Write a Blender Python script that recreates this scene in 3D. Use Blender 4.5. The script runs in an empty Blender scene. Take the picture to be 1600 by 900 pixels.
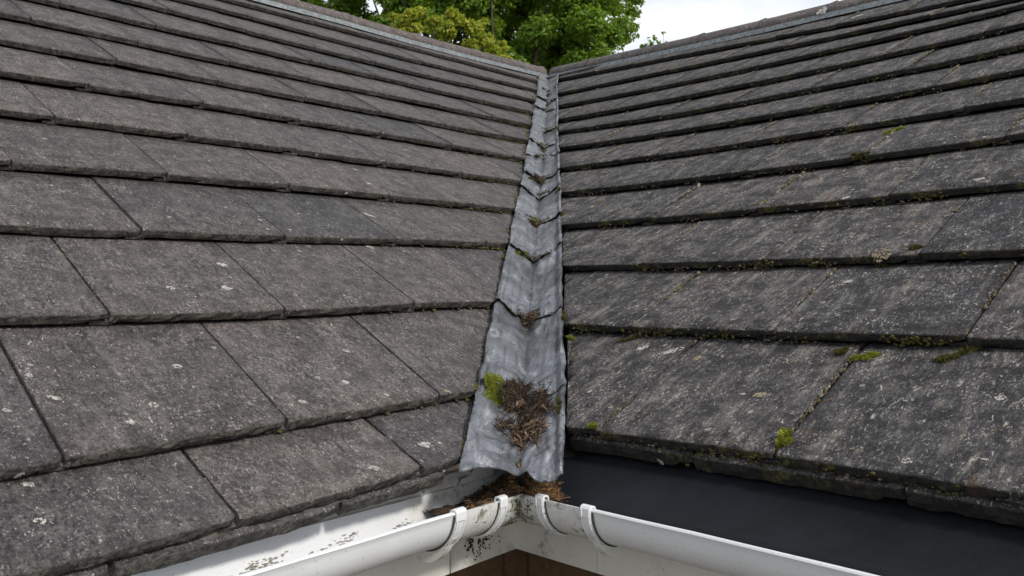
import bpy, math, random
import numpy as np
from mathutils import Vector, Matrix, noise
from mathutils.bvhtree import BVHTree
random.seed(7); rng = np.random.default_rng(7)
S = bpy.context.scene
COL = S.collection
SC = 0.3                      # one surveying unit (a tile's cover width) in metres
H0 = 3.0                      # camera height above the ground, metres
def W(p): return (p[0]*SC, p[1]*SC, p[2]*SC+H0)
PI = math.pi; R = math.radians

# ------------------------------------------------------------------ camera
CM = np.array([[0.999992, 2.6e-05, -0.004019], [0.0, 0.99998, 0.006364], [0.004019, -0.006364, 0.999972]])
FPX = 1349.44
cam = bpy.data.cameras.new('camera'); camo = bpy.data.objects.new('camera', cam); COL.objects.link(camo)
m = Matrix.Identity(4)
for i in range(3):
    m[i][0] = CM[0][i]; m[i][1] = CM[2][i]; m[i][2] = -CM[1][i]
m[2][3] = H0
camo.matrix_world = m
cam.sensor_width = 36; cam.lens = FPX/1600*36; cam.clip_start = .02; cam.clip_end = 2000
cam.dof.use_dof = True; cam.dof.focus_distance = 1.7; cam.dof.aperture_fstop = 22
S.camera = camo
S.render.resolution_x = 1024; S.render.resolution_y = 576

# ------------------------------------------------------------------ light
SUN_EL, SUN_AZ = R(39), R(140)          # azimuth clockwise from +Y: hazy sun behind the camera, a little to the right
w = bpy.data.worlds.new('World'); S.world = w; w.use_nodes = True
nt = w.node_tree; nt.nodes.clear()
def wn(t, **k):
    n = nt.nodes.new(t)
    for a, b in k.items(): setattr(n, a, b)
    return n
out = wn('ShaderNodeOutputWorld'); bg = wn('ShaderNodeBackground'); bg.inputs[1].default_value = 0.12
sky = wn('ShaderNodeTexSky'); sky.sky_type = 'NISHITA'; sky.sun_disc = False
sky.sun_elevation = SUN_EL; sky.sun_rotation = SUN_AZ; sky.altitude = 50; sky.air_density = 1.0; sky.dust_density = 2.0
tc = wn('ShaderNodeTexCoord'); mp = wn('ShaderNodeMapping'); mp.inputs['Scale'].default_value = (1, 1, 2.6)
nz = wn('ShaderNodeTexNoise'); nz.inputs['Scale'].default_value = 2.3; nz.inputs['Detail'].default_value = 7; nz.inputs['Roughness'].default_value = .55
rp = wn('ShaderNodeValToRGB'); rp.color_ramp.elements[0].position = .33; rp.color_ramp.elements[1].position = .66
mx = wn('ShaderNodeMix', data_type='RGBA'); mx.inputs[7].default_value = (9.4, 9.6, 9.8, 1)
nt.links.new(tc.outputs['Generated'], mp.inputs[0]); nt.links.new(mp.outputs[0], nz.inputs[0]); nt.links.new(nz.outputs[0], rp.inputs[0])
nt.links.new(rp.outputs[0], mx.inputs[0]); nt.links.new(sky.outputs[0], mx.inputs[6]); nt.links.new(mx.outputs[2], bg.inputs[0]); nt.links.new(bg.outputs[0], out.inputs[0])
sl = bpy.data.lights.new('sun', 'SUN'); sl.energy = 2.9; sl.angle = R(8); sl.color = (1, .95, .87)
so = bpy.data.objects.new('sun', sl); COL.objects.link(so)
sd = Vector((math.sin(SUN_AZ)*math.cos(SUN_EL), math.cos(SUN_AZ)*math.cos(SUN_EL), math.sin(SUN_EL)))
so.rotation_euler = sd.to_track_quat('Z', 'Y').to_euler(); so.location = (6, -3, 12)
S.view_settings.view_transform = 'Standard'; S.view_settings.look = 'None'; S.view_settings.gamma = 1
S.view_settings.exposure = 0.0

# ------------------------------------------------------------------ helpers
def tag(o, label=None, cat=None, group=None, kind=None):
    if label: o['label'] = label
    if cat: o['category'] = cat
    if group: o['group'] = group
    if kind: o['kind'] = kind
    return o
def empty(name, loc, label, cat, group=None, kind=None):
    o = bpy.data.objects.new(name, None); COL.objects.link(o); o.location = loc; o.empty_display_size = .05
    bpy.context.view_layer.update() if False else None
    return tag(o, label, cat, group, kind)
def mesh(name, V, F, mat, parent=None, smooth=False, matrix=None):
    """V in world metres; the object gets its own origin (matrix) and local coordinates"""
    V = np.asarray(V, float)
    if matrix is None:
        c = V.mean(0); matrix = Matrix.Translation(Vector(c))
    mi = np.array(matrix.inverted())
    Vl = V@mi[:3, :3].T+mi[:3, 3]
    me = bpy.data.meshes.new(name); me.from_pydata(Vl.tolist(), [], [tuple(f) for f in F]); me.update()
    if smooth: me.shade_smooth()
    if mat: me.materials.append(mat)
    o = bpy.data.objects.new(name, me); COL.objects.link(o)
    if parent:
        o.parent = parent
        o.matrix_parent_inverse = Matrix.Identity(4)
        pm = parent_world(parent); o.matrix_local = pm.inverted()@matrix
    else: o.matrix_world = matrix
    o_world[o.name] = matrix
    return o
o_world = {}
def parent_world(p):
    if p.name in o_world: return o_world[p.name]
    return Matrix.Translation(p.location)
class MB:
    def __init__(s): s.V = []; s.F = []
    def add(s, V, F):
        b = len(s.V); s.V += [tuple(v) for v in V]; s.F += [tuple(b+i for i in f) for f in F]
    def box(s, c, e1, e2, e3):
        c, e1, e2, e3 = map(np.array, (c, e1, e2, e3))
        V = [c+a*e1+b*e2+d*e3 for d in (-1, 1) for b in (-1, 1) for a in (-1, 1)]
        s.add(V, [(0, 2, 3, 1), (4, 5, 7, 6), (0, 1, 5, 4), (2, 6, 7, 3), (0, 4, 6, 2), (1, 3, 7, 5)])
    def tube(s, P, r, n=4, taper=.6):
        P = [Vector(p) for p in P]; b = []
        for i, p in enumerate(P):
            d = (P[min(i+1, len(P)-1)]-P[max(i-1, 0)]).normalized()
            a = d.orthogonal().normalized(); c = d.cross(a)
            rr = r*(1-(1-taper)*i/(len(P)-1))
            b += [p+rr*(math.cos(2*PI*k/n)*a+math.sin(2*PI*k/n)*c) for k in range(n)]
        F = [(i*n+k, i*n+(k+1) % n, (i+1)*n+(k+1) % n, (i+1)*n+k) for i in range(len(P)-1) for k in range(n)]
        F += [tuple(range(n))[::-1], tuple((len(P)-1)*n+k for k in range(n))]
        s.add(b, F)
    def build(s, name, mat, parent=None, smooth=False, matrix=None): return mesh(name, s.V, s.F, mat, parent, smooth, matrix)
def nz3(x, y, z=0, sc=1, o=4):
    return noise.fractal(Vector((x*sc, y*sc, z*sc)), .6, 2.1, o)

# ------------------------------------------------------------------ materials
class Mat:
    def __init__(s, name):
        s.m = bpy.data.materials.new(name); s.m.use_nodes = True; s.t = s.m.node_tree; s.t.nodes.clear()
        s.o = s.n('ShaderNodeOutputMaterial'); s.b = s.n('ShaderNodeBsdfPrincipled'); s.l(s.b.outputs[0], s.o.inputs[0])
    def n(s, t, **k):
        x = s.t.nodes.new(t)
        for a, b in k.items(): setattr(x, a, b)
        return x
    def l(s, a, b): s.t.links.new(a, b)
    def coord(s, scale=(1, 1, 1), rot=0, rand=True):
        c = s.n('ShaderNodeTexCoord'); mp = s.n('ShaderNodeMapping'); mp.inputs['Scale'].default_value = scale; mp.inputs['Rotation'].default_value = (0, 0, rot)
        s.l(c.outputs['Object'], mp.inputs[0])
        if rand:
            oi = s.n('ShaderNodeObjectInfo'); v = s.n('ShaderNodeVectorMath', operation='MULTIPLY_ADD')
            cb = s.n('ShaderNodeCombineXYZ'); s.l(oi.outputs['Random'], cb.inputs[0]); s.l(oi.outputs['Random'], cb.inputs[1]); s.l(oi.outputs['Random'], cb.inputs[2])
            v.inputs[1].default_value = (37, 61, 13); s.l(cb.outputs[0], v.inputs[0]); s.l(mp.outputs[0], v.inputs[2])
            return v.outputs[0]
        return mp.outputs[0]
    def noise(s, co, sc, det=4, rough=.6, dist=0):
        x = s.n('ShaderNodeTexNoise'); x.inputs['Scale'].default_value = sc; x.inputs['Detail'].default_value = det; x.inputs['Roughness'].default_value = rough; x.inputs['Distortion'].default_value = dist
        s.l(co, x.inputs['Vector']); return x.outputs[0]
    def ramp(s, v, *st):
        x = s.n('ShaderNodeValToRGB'); e = x.color_ramp.elements
        while len(e) < len(st): e.new(.5)
        for q, (p, c) in zip(e, st):
            q.position = p; q.color = (c, c, c, 1) if isinstance(c, (int, float)) else (*c, 1)
        s.l(v, x.inputs[0]); return x.outputs[0]
    def mix(s, f, a, b, bt='MIX'):
        x = s.n('ShaderNodeMix', data_type='RGBA', blend_type=bt)
        for v, i in ((f, 0), (a, 6), (b, 7)):
            if isinstance(v, (int, float)): x.inputs[i].default_value = v if i == 0 else (v, v, v, 1)
            elif isinstance(v, tuple): x.inputs[i].default_value = (*v, 1)
            else: s.l(v, x.inputs[i])
        return x.outputs[2]
    def math(s, op, a, b=0.):
        x = s.n('ShaderNodeMath', operation=op)
        for v, i in ((a, 0), (b, 1)):
            if isinstance(v, (int, float)): x.inputs[i].default_value = v
            else: s.l(v, x.inputs[i])
        return x.outputs[0]
    def bump(s, h, dist, st=1, prev=None):
        x = s.n('ShaderNodeBump'); x.inputs['Distance'].default_value = dist; x.inputs['Strength'].default_value = st
        s.l(h, x.inputs['Height'])
        if prev is not None: s.l(prev, x.inputs['Normal'])
        return x.outputs[0]
    def set(s, **k):
        for a, v in k.items():
            i = s.b.inputs[a.replace('_', ' ')]
            if isinstance(v, (int, float)): i.default_value = v
            elif isinstance(v, tuple): i.default_value = (*v, 1)
            else: s.l(v, i)
        return s.m

def tile_material(name, lo, hi, fleckcol, fleck, rot, stretch, moss, warm, streak=.3, blotch=.4):
    M = Mat(name)
    co = M.coord(scale=stretch, rot=rot); iso = M.coord()
    g1 = M.noise(iso, 210, 5, .75); g2 = M.noise(co, 90, 5, .7, .6); big = M.noise(iso, 9, 4, .6)
    g = M.mix(.5, g1, g2)
    base = M.mix(M.ramp(g, (.435, 0), (.575, 1)), lo, hi)
    base = M.mix(M.math('MULTIPLY', M.ramp(big, (.3, 0), (.75, 1)), .55), base, tuple(c*1.35 for c in warm))
    oi = M.n('ShaderNodeObjectInfo')
    tint = M.ramp(oi.outputs['Random'], (0, (.68, .71, .78)), (.25, (1.08, 1.04, 1.02)), (.45, (.84, .84, .87)), (.65, (1.20, 1.14, 1.11)), (.85, (.78, .80, .86)), (1, (1.0, .96, .95)))
    base = M.mix(1, base, tint, 'MULTIPLY')
    # pale grit and worn flecks, each with a fine ragged outline
    f1 = M.ramp(M.noise(co, 230, 3, .65, .8), (fleck, 0), (fleck+.04, 1)); f1m = M.ramp(M.noise(iso, 14, 3), (.35, .15), (.65, 1))
    base = M.mix(M.math('MULTIPLY', f1, f1m), base, fleckcol)
    cs = M.coord(scale=(1.5, .16, 1)); stv = M.noise(cs, 34, 5, .7, .4)      # weather streaks running down the slope
    base = M.mix(M.math('MULTIPLY', M.ramp(stv, (.50, 0), (.68, 1)), streak), base, tuple(c*.62 for c in fleckcol))
    base = M.mix(M.math('MULTIPLY', M.ramp(M.noise(iso, 22, 5, .7), (.40, 1), (.56, 0)), blotch), base, lo)
    f2 = M.ramp(M.noise(co, 105, 4, .7, .8), (fleck+.05, 0), (fleck+.085, 1)); base = M.mix(M.math('MULTIPLY', f2, .7), base, tuple(c*1.15 for c in fleckcol))
    # round pale lichen specks
    vo = M.n('ShaderNodeTexVoronoi'); vo.inputs['Scale'].default_value = 26; M.l(iso, vo.inputs['Vector'])
    sel = M.math('GREATER_THAN', M.n('ShaderNodeSeparateColor').outputs[0], 2)
    sc_ = M.n('ShaderNodeSeparateColor'); M.l(vo.outputs['Color'], sc_.inputs[0])
    spot = M.math('MULTIPLY', M.math('LESS_THAN', M.math('ADD', vo.outputs['Distance'], M.math('MULTIPLY', g1, .25)), .24), M.math('GREATER_THAN', sc_.outputs[0], .86))
    base = M.mix(M.math('MULTIPLY', spot, .55), base, (.42, .40, .36))
    # dark algae pores
    pores = M.ramp(M.noise(iso, 330, 2, .5), (.33, 1), (.40, 0)); base = M.mix(M.math('MULTIPLY', pores, .75), base, (.018, .017, .017))
    # front edge: broken aggregate, algae and moss, darkened further as painted shade
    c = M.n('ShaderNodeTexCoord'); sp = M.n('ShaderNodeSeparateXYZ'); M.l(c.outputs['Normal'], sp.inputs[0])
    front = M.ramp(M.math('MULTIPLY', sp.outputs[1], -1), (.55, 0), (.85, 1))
    edge = M.mix(M.ramp(M.noise(iso, 45, 4, .7), (.42, 0), (.62, 1)), tuple(v*moss[0] for v in (.060, .055, .050)), tuple(v*moss[0] for v in (.165, .152, .135)))  # first moss entry dims the edge: shade put into its colour
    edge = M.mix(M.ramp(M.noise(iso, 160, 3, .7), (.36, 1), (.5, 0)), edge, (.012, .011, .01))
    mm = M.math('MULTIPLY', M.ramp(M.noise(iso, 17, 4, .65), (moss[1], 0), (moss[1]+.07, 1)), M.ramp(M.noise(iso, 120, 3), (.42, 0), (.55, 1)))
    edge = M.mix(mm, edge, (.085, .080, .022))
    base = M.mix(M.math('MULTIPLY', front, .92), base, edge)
    # ochre-brown stains
    st = M.math('MULTIPLY', M.ramp(M.noise(co, 13, 5, .7, .5), (moss[2], 0), (moss[2]+.09, 1)), M.ramp(M.noise(iso, 110, 3), (.4, 0), (.58, 1)))
    base = M.mix(M.math('MULTIPLY', st, .7), base, (.11, .06, .03))
    b1 = M.bump(M.noise(co, 26, 4, .6), .006, .6); b2 = M.bump(g, .0035, 1, b1)
    b2 = M.bump(M.math('MULTIPLY', M.noise(iso, 420, 2, .6), 1), .0008, .7, b2)
    return M.set(Base_Color=base, Roughness=M.ramp(g2, (.3, .72), (.7, .95)), Normal=b2, Specular_IOR_Level=.35)
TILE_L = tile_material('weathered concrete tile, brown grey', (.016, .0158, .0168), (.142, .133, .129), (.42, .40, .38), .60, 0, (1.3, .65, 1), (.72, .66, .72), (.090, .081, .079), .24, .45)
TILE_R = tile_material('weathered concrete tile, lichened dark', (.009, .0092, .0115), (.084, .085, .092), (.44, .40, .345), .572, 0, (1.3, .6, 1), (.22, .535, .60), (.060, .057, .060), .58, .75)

def plain(name, col, rough=.6, sc=40, var=.25, bump=.001, metal=0, spec=.4):
    M = Mat(name); co = M.coord(); n = M.noise(co, sc, 5, .65)
    return M.set(Base_Color=M.mix(M.ramp(n, (.3, 0), (.7, 1)), tuple(c*(1-var) for c in col), tuple(min(1, c*(1+var)) for c in col)), Roughness=rough, Metallic=metal, Normal=M.bump(n, bump, .8), Specular_IOR_Level=spec)
def island(name, cols, rough=.8, trans=0, sc=0):
    M = Mat(name); g = M.n('ShaderNodeNewGeometry')
    k = len(cols)-1
    c = M.ramp(g.outputs['Random Per Island'], *[(i/k, q) for i, q in enumerate(cols)])
    M.set(Base_Color=c, Roughness=rough, Specular_IOR_Level=.3)
    if trans:
        tr = M.n('ShaderNodeBsdfTranslucent'); M.l(M.mix(1, c, (1.25, 1.3, .5), 'MULTIPLY'), tr.inputs[0])
        ms = M.n('ShaderNodeMixShader'); ms.inputs[0].default_value = trans
        M.l(M.b.outputs[0], ms.inputs[1]); M.l(tr.outputs[0], ms.inputs[2]); M.l(ms.outputs[0], M.o.inputs[0])
    return M.m
# lead
def lead_material():
    M = Mat('weathered lead'); co = M.coord(rand=False); a = M.noise(co, 9, 6, .65, 1.6); b = M.noise(co, 38, 5, .7, 1.2); c = M.noise(co, 260, 3, .6)
    base = M.mix(M.ramp(a, (.36, 0), (.64, 1)), (.105, .113, .128), (.255, .266, .29))
    base = M.mix(M.math('MULTIPLY', M.ramp(M.noise(M.coord(scale=(1.6, .35, 1), rand=False), 24, 5, .65, 1.4), (.52, 0), (.66, .8)), M.ramp(a, (.42, .1), (.58, 1))), base, (.50, .51, .54))
    base = M.mix(M.ramp(M.noise(co, 5, 3, .5), (.55, 0), (.72, .65)), base, (.055, .056, .058))
    base = M.mix(M.ramp(M.noise(co, 21, 5, .7, 2.), (.60, 0), (.68, .8)), base, (.07, .07, .068))
    base = M.mix(M.ramp(M.noise(co, 130, 2), (.68, 0), (.72, .8)), base, (.06, .055, .05))
    bp = M.bump(a, .010, .8); bp = M.bump(b, .0016, .8, bp); bp = M.bump(c, .0004, .6, bp)
    return M.set(Base_Color=base, Metallic=.5, Roughness=M.ramp(b, (.3, .18), (.7, .42)), Normal=bp)
LEAD = lead_material()
def pvc_material(name, base, dirt, green, inner=0.):
    M = Mat(name); co = M.coord(rand=False); n = M.noise(co, 7, 5, .65); f = M.noise(co, 60, 5, .75, .6); s = M.noise(co, 240, 3, .6)
    c = M.mix(M.ramp(n, (.3, 0), (.75, 1)), base, tuple(v*.88 for v in base))
    g = M.n('ShaderNodeTexCoord')
    # grime: speckle clustered where the broad noise is high
    k = M.math('MULTIPLY', M.ramp(f, (.50-dirt*.1, 0), (.68, 1)), M.ramp(n, (.52-dirt*.22, 0), (.75, 1)))
    c = M.mix(k, c, (.13, .115, .085))
    c = M.mix(M.math('MULTIPLY', M.ramp(s, (.66, 0), (.70, 1)), .6), c, (.12, .11, .09))
    if green:
        k2 = M.math('MULTIPLY', M.ramp(M.noise(co, 60, 5, .75, .6), (.48, 0), (.58, 1)), M.ramp(M.noise(co, 22, 3), (.50, 0), (.60, 1)))
        c = M.mix(M.math('MULTIPLY', k2, .85), c, (.09, .10, .045))
        c = M.mix(M.math('MULTIPLY', M.ramp(M.noise(co, 70, 4, .7), (.58, 0), (.63, 1)), k2), c, (.02, .02, .016))
    return M.set(Base_Color=c, Roughness=M.ramp(f, (.3, .34), (.7, .55)), Normal=M.bump(n, .002, .25), Specular_IOR_Level=.5)
PVC = pvc_material('white gutter plastic', (.72, .74, .76), -.6, False)
PVC_DIRTY = pvc_material('grimy gutter plastic', (.66, .67, .66), .3, True)
PVC_FASCIA = pvc_material('white fascia board', (.68, .68, .64), .0, False)
PVC_MOULD = pvc_material('mouldy fascia board', (.65, .65, .61), .3, False)
MOULD = island('black mould', [(.015, .015, .012), (.05, .048, .03), (.02, .018, .014)], .9)
MEMB = plain('black roofing membrane', (.0075, .009, .012), .6, 9, .35, .006, 0, .22)
DECK = plain('dark roofing felt', (.02, .019, .018), .9, 30)
RIDGE = tile_material('ridge tile', (.035, .030, .031), (.125, .108, .106), (.40, .37, .34), .57, 0, (.7, 1.3, 1), (.8, .75, .75), (.11, .088, .086))
ZINC = plain('grey flashing strip', (.17, .19, .20), .5, 60, .5, .001, .2)
BRICK = plain('brown brick', (.10, .058, .028), .9, 60, .35, .001)
MORTAR = plain('mortar', (.05, .042, .033), .95, 80)
MOSS = island('green moss', [(.09, .12, .018), (.19, .23, .03), (.32, .34, .05), (.14, .15, .025), (.26, .28, .04)], .9, .25)
MOSS_D = island('olive moss', [(.035, .038, .015), (.075, .075, .018), (.13, .12, .028), (.05, .042, .018)], .9, .15)
CRUMB = island('joint moss and grit', [(.07, .065, .025), (.05, .036, .022), (.028, .025, .016), (.16, .14, .11), (.04, .034, .018), (.09, .08, .028), (.26, .23, .18)], .9)
TWIG = island('brown twigs and needles', [(.014, .010, .008), (.026, .018, .012), (.045, .029, .019), (.018, .012, .009), (.03, .020, .014), (.12, .085, .056), (.022, .015, .011)], .9)
TWIG_L = island('pale dry leaf bits', [(.09, .058, .038), (.22, .155, .105), (.05, .032, .022), (.13, .08, .05)], .88)
LICHEN_W = plain('pale grey lichen', (.42, .405, .38), .95, 300, .4, .001)
LICHEN_Y = plain('ochre lichen', (.30, .245, .17), .95, 220, .4, .001)
STONE = plain('sandy stone chip', (.42, .30, .18), .9, 120, .4, .002)
GREYSTONE = plain('dark mortar lump', (.10, .09, .08), .95, 160, .4, .002)
LEAFG = island('broad green leaves', [(.085, .15, .022), (.13, .235, .028), (.20, .31, .042), (.10, .18, .024), (.28, .37, .06)], .45, .5)
LEAFY = island('yellow green leaves', [(.22, .27, .03), (.33, .37, .05), (.42, .41, .06), (.15, .22, .03)], .5, .5)
BARK = plain('bark', (.09, .07, .05), .95, 20, .4, .01)
GROUND_BOUNCE = plain('pale bounce ground', (.27, .26, .235), .95, 30, .25, .02)  # unseen ground, made pale to bounce light up onto the gutter

# ------------------------------------------------------------------ roof planes
LP = dict(P=np.array([-1.0041, 3.3302, -0.9369]), t=np.array([.69804, .71606, 0]), U=np.array([-.6133, .59787, .51615]))
RP = dict(P=np.array([.4801, 4.5794, -.6883]), t=np.array([.70682, -.7074, 0]), U=np.array([.6227, .62219, .47448]))
for q in (LP, RP): q['n'] = np.cross(q['t'], q['U'])
LROWS = [[0.1163, 0.0687, 0.0162, 0.0744], [0.6572, 0.0571, 0.0012, 0.5242], [1.6329, 0.0208, 0.0172, 0.6532], [2.5881, 0.0299, 0.0095, 1.0715], [3.4996, 0.0111, -0.0069, 2.0386], [4.3342, -0.0108, -0.0005, 2.4934], [5.213, -0.0081, -0.0055, 2.6443], [5.9984, -0.0243, 0.0001, 3.3895], [6.8395, -0.0304, 0.0016, 3.2557], [7.672, -0.0383, -0.0009, 4.639], [8.4409, -0.0565, 0.014, 5.5141], [9.2852, -0.0387, 0.0116, 6.9223], [10.2438, -0.0225, -0.0038, 7.5197]]
RROWS = [[-0.0604, -0.0101, -0.0174, 0.9853], [0.9982, 0.0001, 0.0069, 0.412], [1.9147, 0.0021, 0.0094, -0.0714], [2.8369, 0.0294, 0.0099, -0.5549], [3.7272, 0.0369, 0.0163, -0.7492], [4.5841, 0.0282, 0.0134, -1.2228], [5.3955, 0.0208, 0.0181, -1.7105], [6.1666, 0.0175, 0.0244, -2.1814], [7.0026, 0.0409, 0.0164, -2.5583], [7.8852, 0.0312, 0.0199, -3.0221], [8.9134, -0.0559, -0.0, -5.1803], [10.0376, -0.1629, 0.0, -5.9319]]
TR_L = [(-1, 1.3), (-.7, 1.8), (-.7, 2.3), (-.5, 2.8), (-.4, 4.7), (0, 5.4), (.2, 6), (.3, 6.8), (.5, 7.6), (2, 8.2), (2.8, 9), (4.3, 9.7), (4.7, 10.5)]
TR_R = [(-.2, 2.2), (-1.3, 1.9), (-2, 1.7), (-2.7, 1.5), (-3.4, 1.3), (-4.2, 1.1), (-4.9, .9), (-5.5, .7), (-6.1, .5), (-6.9, .3), (-7.7, -2), (-8.8, -2)]
def rowfn(rows, tr, k):
    if k == len(rows): return None
    a, b, c, t0 = rows[k]; lo, hi = tr[k]
    def f(T):
        q = min(max(T, lo), hi); d = q-t0
        return a+b*d+c*d*d+(T-q)*b*.6
    return f
LF = [rowfn(LROWS, TR_L, k) for k in range(13)]+[lambda T: 10.98+.0*T]
RF = [rowfn(RROWS, TR_R, k) for k in range(12)]+[lambda T: 10.60-.12*min(max(T+3, -6), 0)]
gL, gR = .87393, .8968
LES = np.array([.11, .89, 1.94, 3.02, 3.86, 4.68, 5.21, 5.97, 6.76, 7.68, 8.88, 9.75, 10.74, 12.07])*gL
LET = np.array([1.17, 1.84, 2.77, 3.71, 4.43, 5.16, 5.63, 6.25, 6.93, 7.74, 8.76, 9.51, 10.35, 11.48])
RES = np.array([-.46, .29, 1.34, 2.56, 3.39, 4.32, 4.97, 5.74, 6.41, 7.27, 8.67, 9.51, 10.74, 12.08])*gR
RET = np.array([.05, -.46, -1.22, -2.1, -2.69, -3.36, -3.83, -4.39, -4.88, -5.5, -6.5, -7.1, -8.0, -8.92])
def edgeL(s): return float(np.interp(s, LES, LET)) + (min(s-LES[0], 0))*.9
def edgeR(s): return float(np.interp(s, RES, RET)) - (min(s-RES[0], 0))*.6
def pt(q, T, s, d=0): return q['P']+q['t']*T+q['U']*s+q['n']*d
def px(p):
    q = CM@p
    return 800+FPX*q[0]/q[1], 450-FPX*q[2]/q[1], q[1]
def frame(q, p):
    m = Matrix.Identity(4)
    for i in range(3): m[i][0] = q['t'][i]; m[i][1] = q['U'][i]; m[i][2] = q['n'][i]
    m.translation = Vector(W(p)); return m
TH = .063
bvV, bvF, bvO = [], [], []
def make_tile(q, f0, f1, T0, T1, cut, side, lod, parent, mat, name='tile', drop=0., gap=.006, ln=None, TH=TH):
    seed = rng.uniform(0, 100)
    nx, ny = ((26, 6), (14, 3), (7, 2))[lod]
    us = sorted(set([0, .012, .03, .97, .988, 1]+[i/nx for i in range(1, nx)])) if lod < 2 else [i/nx for i in range(nx+1)]
    Tm = (T0+T1)/2; lift = rng.normal(0, .0025); tilt = rng.normal(0, .003); skew = rng.normal(0, .005)
    A, B = T0+gap*rng.uniform(.6, 1.3), T1-gap*rng.uniform(.6, 1.3)
    jit = (.0022, .0012, .0005)[lod]; und = (.0045, .003, .002)[lod]
    def clampT(T, s):
        c = cut(s)
        return min(T, c) if side < 0 else max(T, c)
    rows = []   # rows of points from bottom-back round the front to top-back
    def row(kind, v):
        r_ = []
        for i, u in enumerate(us):
            T = A+(B-A)*u
            sl_ = f0(T)+skew*(u-.5)
            L_ = (f1(T)-f0(T))
            edge = max(0, (u-.94)/.06); edge0 = max(0, (.05-u)/.05)
            und_ = und*nz3(T*6, seed, 0, 1, 3)
            retreat = .016*edge*edge+.006*edge0*edge0
            if kind == 'top': s = sl_+v*(L_+.14) if v > 0 else sl_
            else: s = sl_
            if ln: s = sl_+v*ln if kind == 'top' else sl_
            fall = -(TH+.016)*max(0, s-sl_)/L_
            d = fall+lift+tilt*(u-.5)*2-drop
            if kind == 'bb': s = sl_+(ln or (L_+.14)); d = -(TH+.004)*(s-sl_)/L_-TH+lift-drop
            elif kind == 'bf':
                bottom = TH*(.87+.09*nz3(T*9, seed+5, 0, 1, 3))
                if u > .9 and lod < 2: bottom *= .66
                d = lift+tilt*(u-.5)*2-bottom-drop; s = sl_+.006+und_*.7+retreat*.6+rng.normal(0, jit)
            elif kind == 'mid': d += -TH*.5; s = sl_+.001+und_+retreat+rng.normal(0, jit*1.2)
            elif kind == 'cham': d += -.010+rng.normal(0, jit*.5); s = sl_+.001+und_+retreat+rng.normal(0, jit)
            elif kind == 'lip': s = sl_+.011+und_+retreat+rng.normal(0, jit*.9); d += -.0005+rng.normal(0, jit*.35)
            else: d += .0022*nz3(T*5, s*5, seed, 1, 3)
            r_.append(pt(q, clampT(T, s), s, d))
        rows.append(r_)
    row('bb', 0); row('bf', 0)
    if lod < 2: row('mid', 0)
    row('cham', 0); row('lip', 0)
    for j in range(1, ny+1): row('top', .05+.95*j/ny)
    n = len(us); V = [W(p) for r_ in rows for p in r_]; nr = len(rows)
    F = [(j*n+i, j*n+i+1, (j+1)*n+i+1, (j+1)*n+i) for j in range(nr-1) for i in range(n-1)]
    F += [((nr-1)*n+i, (nr-1)*n+i+1, i+1, i) for i in range(n-1)]
    F += [tuple(j*n for j in range(nr))[::-1] if False else tuple(j*n for j in range(nr)), tuple(j*n+n-1 for j in range(nr))[::-1]]
    if lod < 2 and drop == 0:   # interlocking side lap that shows under the neighbour's corner
        mb = MB(); c_s = f0(A)+.16
        a0 = A-.10*rng.uniform(.8, 1.2)
        if (side < 0 and a0 < cut(c_s)-.1) or (side > 0 and a0 > cut(c_s)):
            cT = (a0+A+.02)/2
            mb.box(pt(q, cT, c_s+.004, -TH*.83+lift-.0105), q['t']*(A+.02-a0)/2, q['U']*.15, q['n']*TH*.15)
            b = len(V); V += [W(p) for p in mb.V]; F += [tuple(b+i for i in f) for f in mb.F]
    mtx = frame(q, pt(q, Tm, f0(Tm)))
    o = mesh(name, V, F, mat, parent, False, mtx)
    me = o.data
    me.polygons.foreach_set('use_smooth', [len(p.vertices) == 4 and (lod > 0 or True) and (p.index >= 3*(n-1) and p.index < (nr-1)*(n-1)) for p in me.polygons])
    b = len(bvV); bvV.extend(V); bvF.extend([tuple(b+i for i in f) for f in F]); bvO.extend([o]*len(F))
    return o

left_roof = empty('roof_slope', W(pt(LP, 0, 0)), 'left-hand roof slope of flat brown-grey concrete tiles running down to the white gutter', 'roof', 'the two tiled roof slopes')
right_roof = empty('roof_slope', W(pt(RP, 0, 0)), 'right-hand roof slope of dark lichened concrete tiles with mossy edges above the black gap', 'roof', 'the two tiled roof slopes')
def lay(q, fns, nrow, side, parent, mat):
    cut = (lambda s: edgeL(s)+.07) if side < 0 else (lambda s: edgeR(s)+.004)
    for k in range(nrow):
        off = 0 if k % 2 == 0 else .5
        f0, f1 = fns[k], fns[k+1]
        lod = 0 if k <= 2 else (1 if k <= 6 else 2)
        js = range(-30, 40)
        for j in js:
            T0 = j+off; T1 = T0+1
            sm = f0((T0+T1)/2)
            if side < 0 and T0 > cut(f1(T0)+.1)-.02: continue
            if side > 0 and T1 < cut(f1(T1)+.1)+.03: continue
            ok = False
            for T in (T0, T1):
                for s in (f0(T), f1(T)):
                    x, y, dd = px(pt(q, T, s))
                    if dd > .8 and -420 < x < 2020 and -260 < y < 1500: ok = True
            if not ok: continue
            make_tile(q, f0, f1, T0, T1, cut, side, lod, parent, mat, gap=.006+(.005 if k == 0 else 0))
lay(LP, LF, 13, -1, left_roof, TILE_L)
lay(RP, RF, 12, 1, right_roof, TILE_R)
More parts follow.
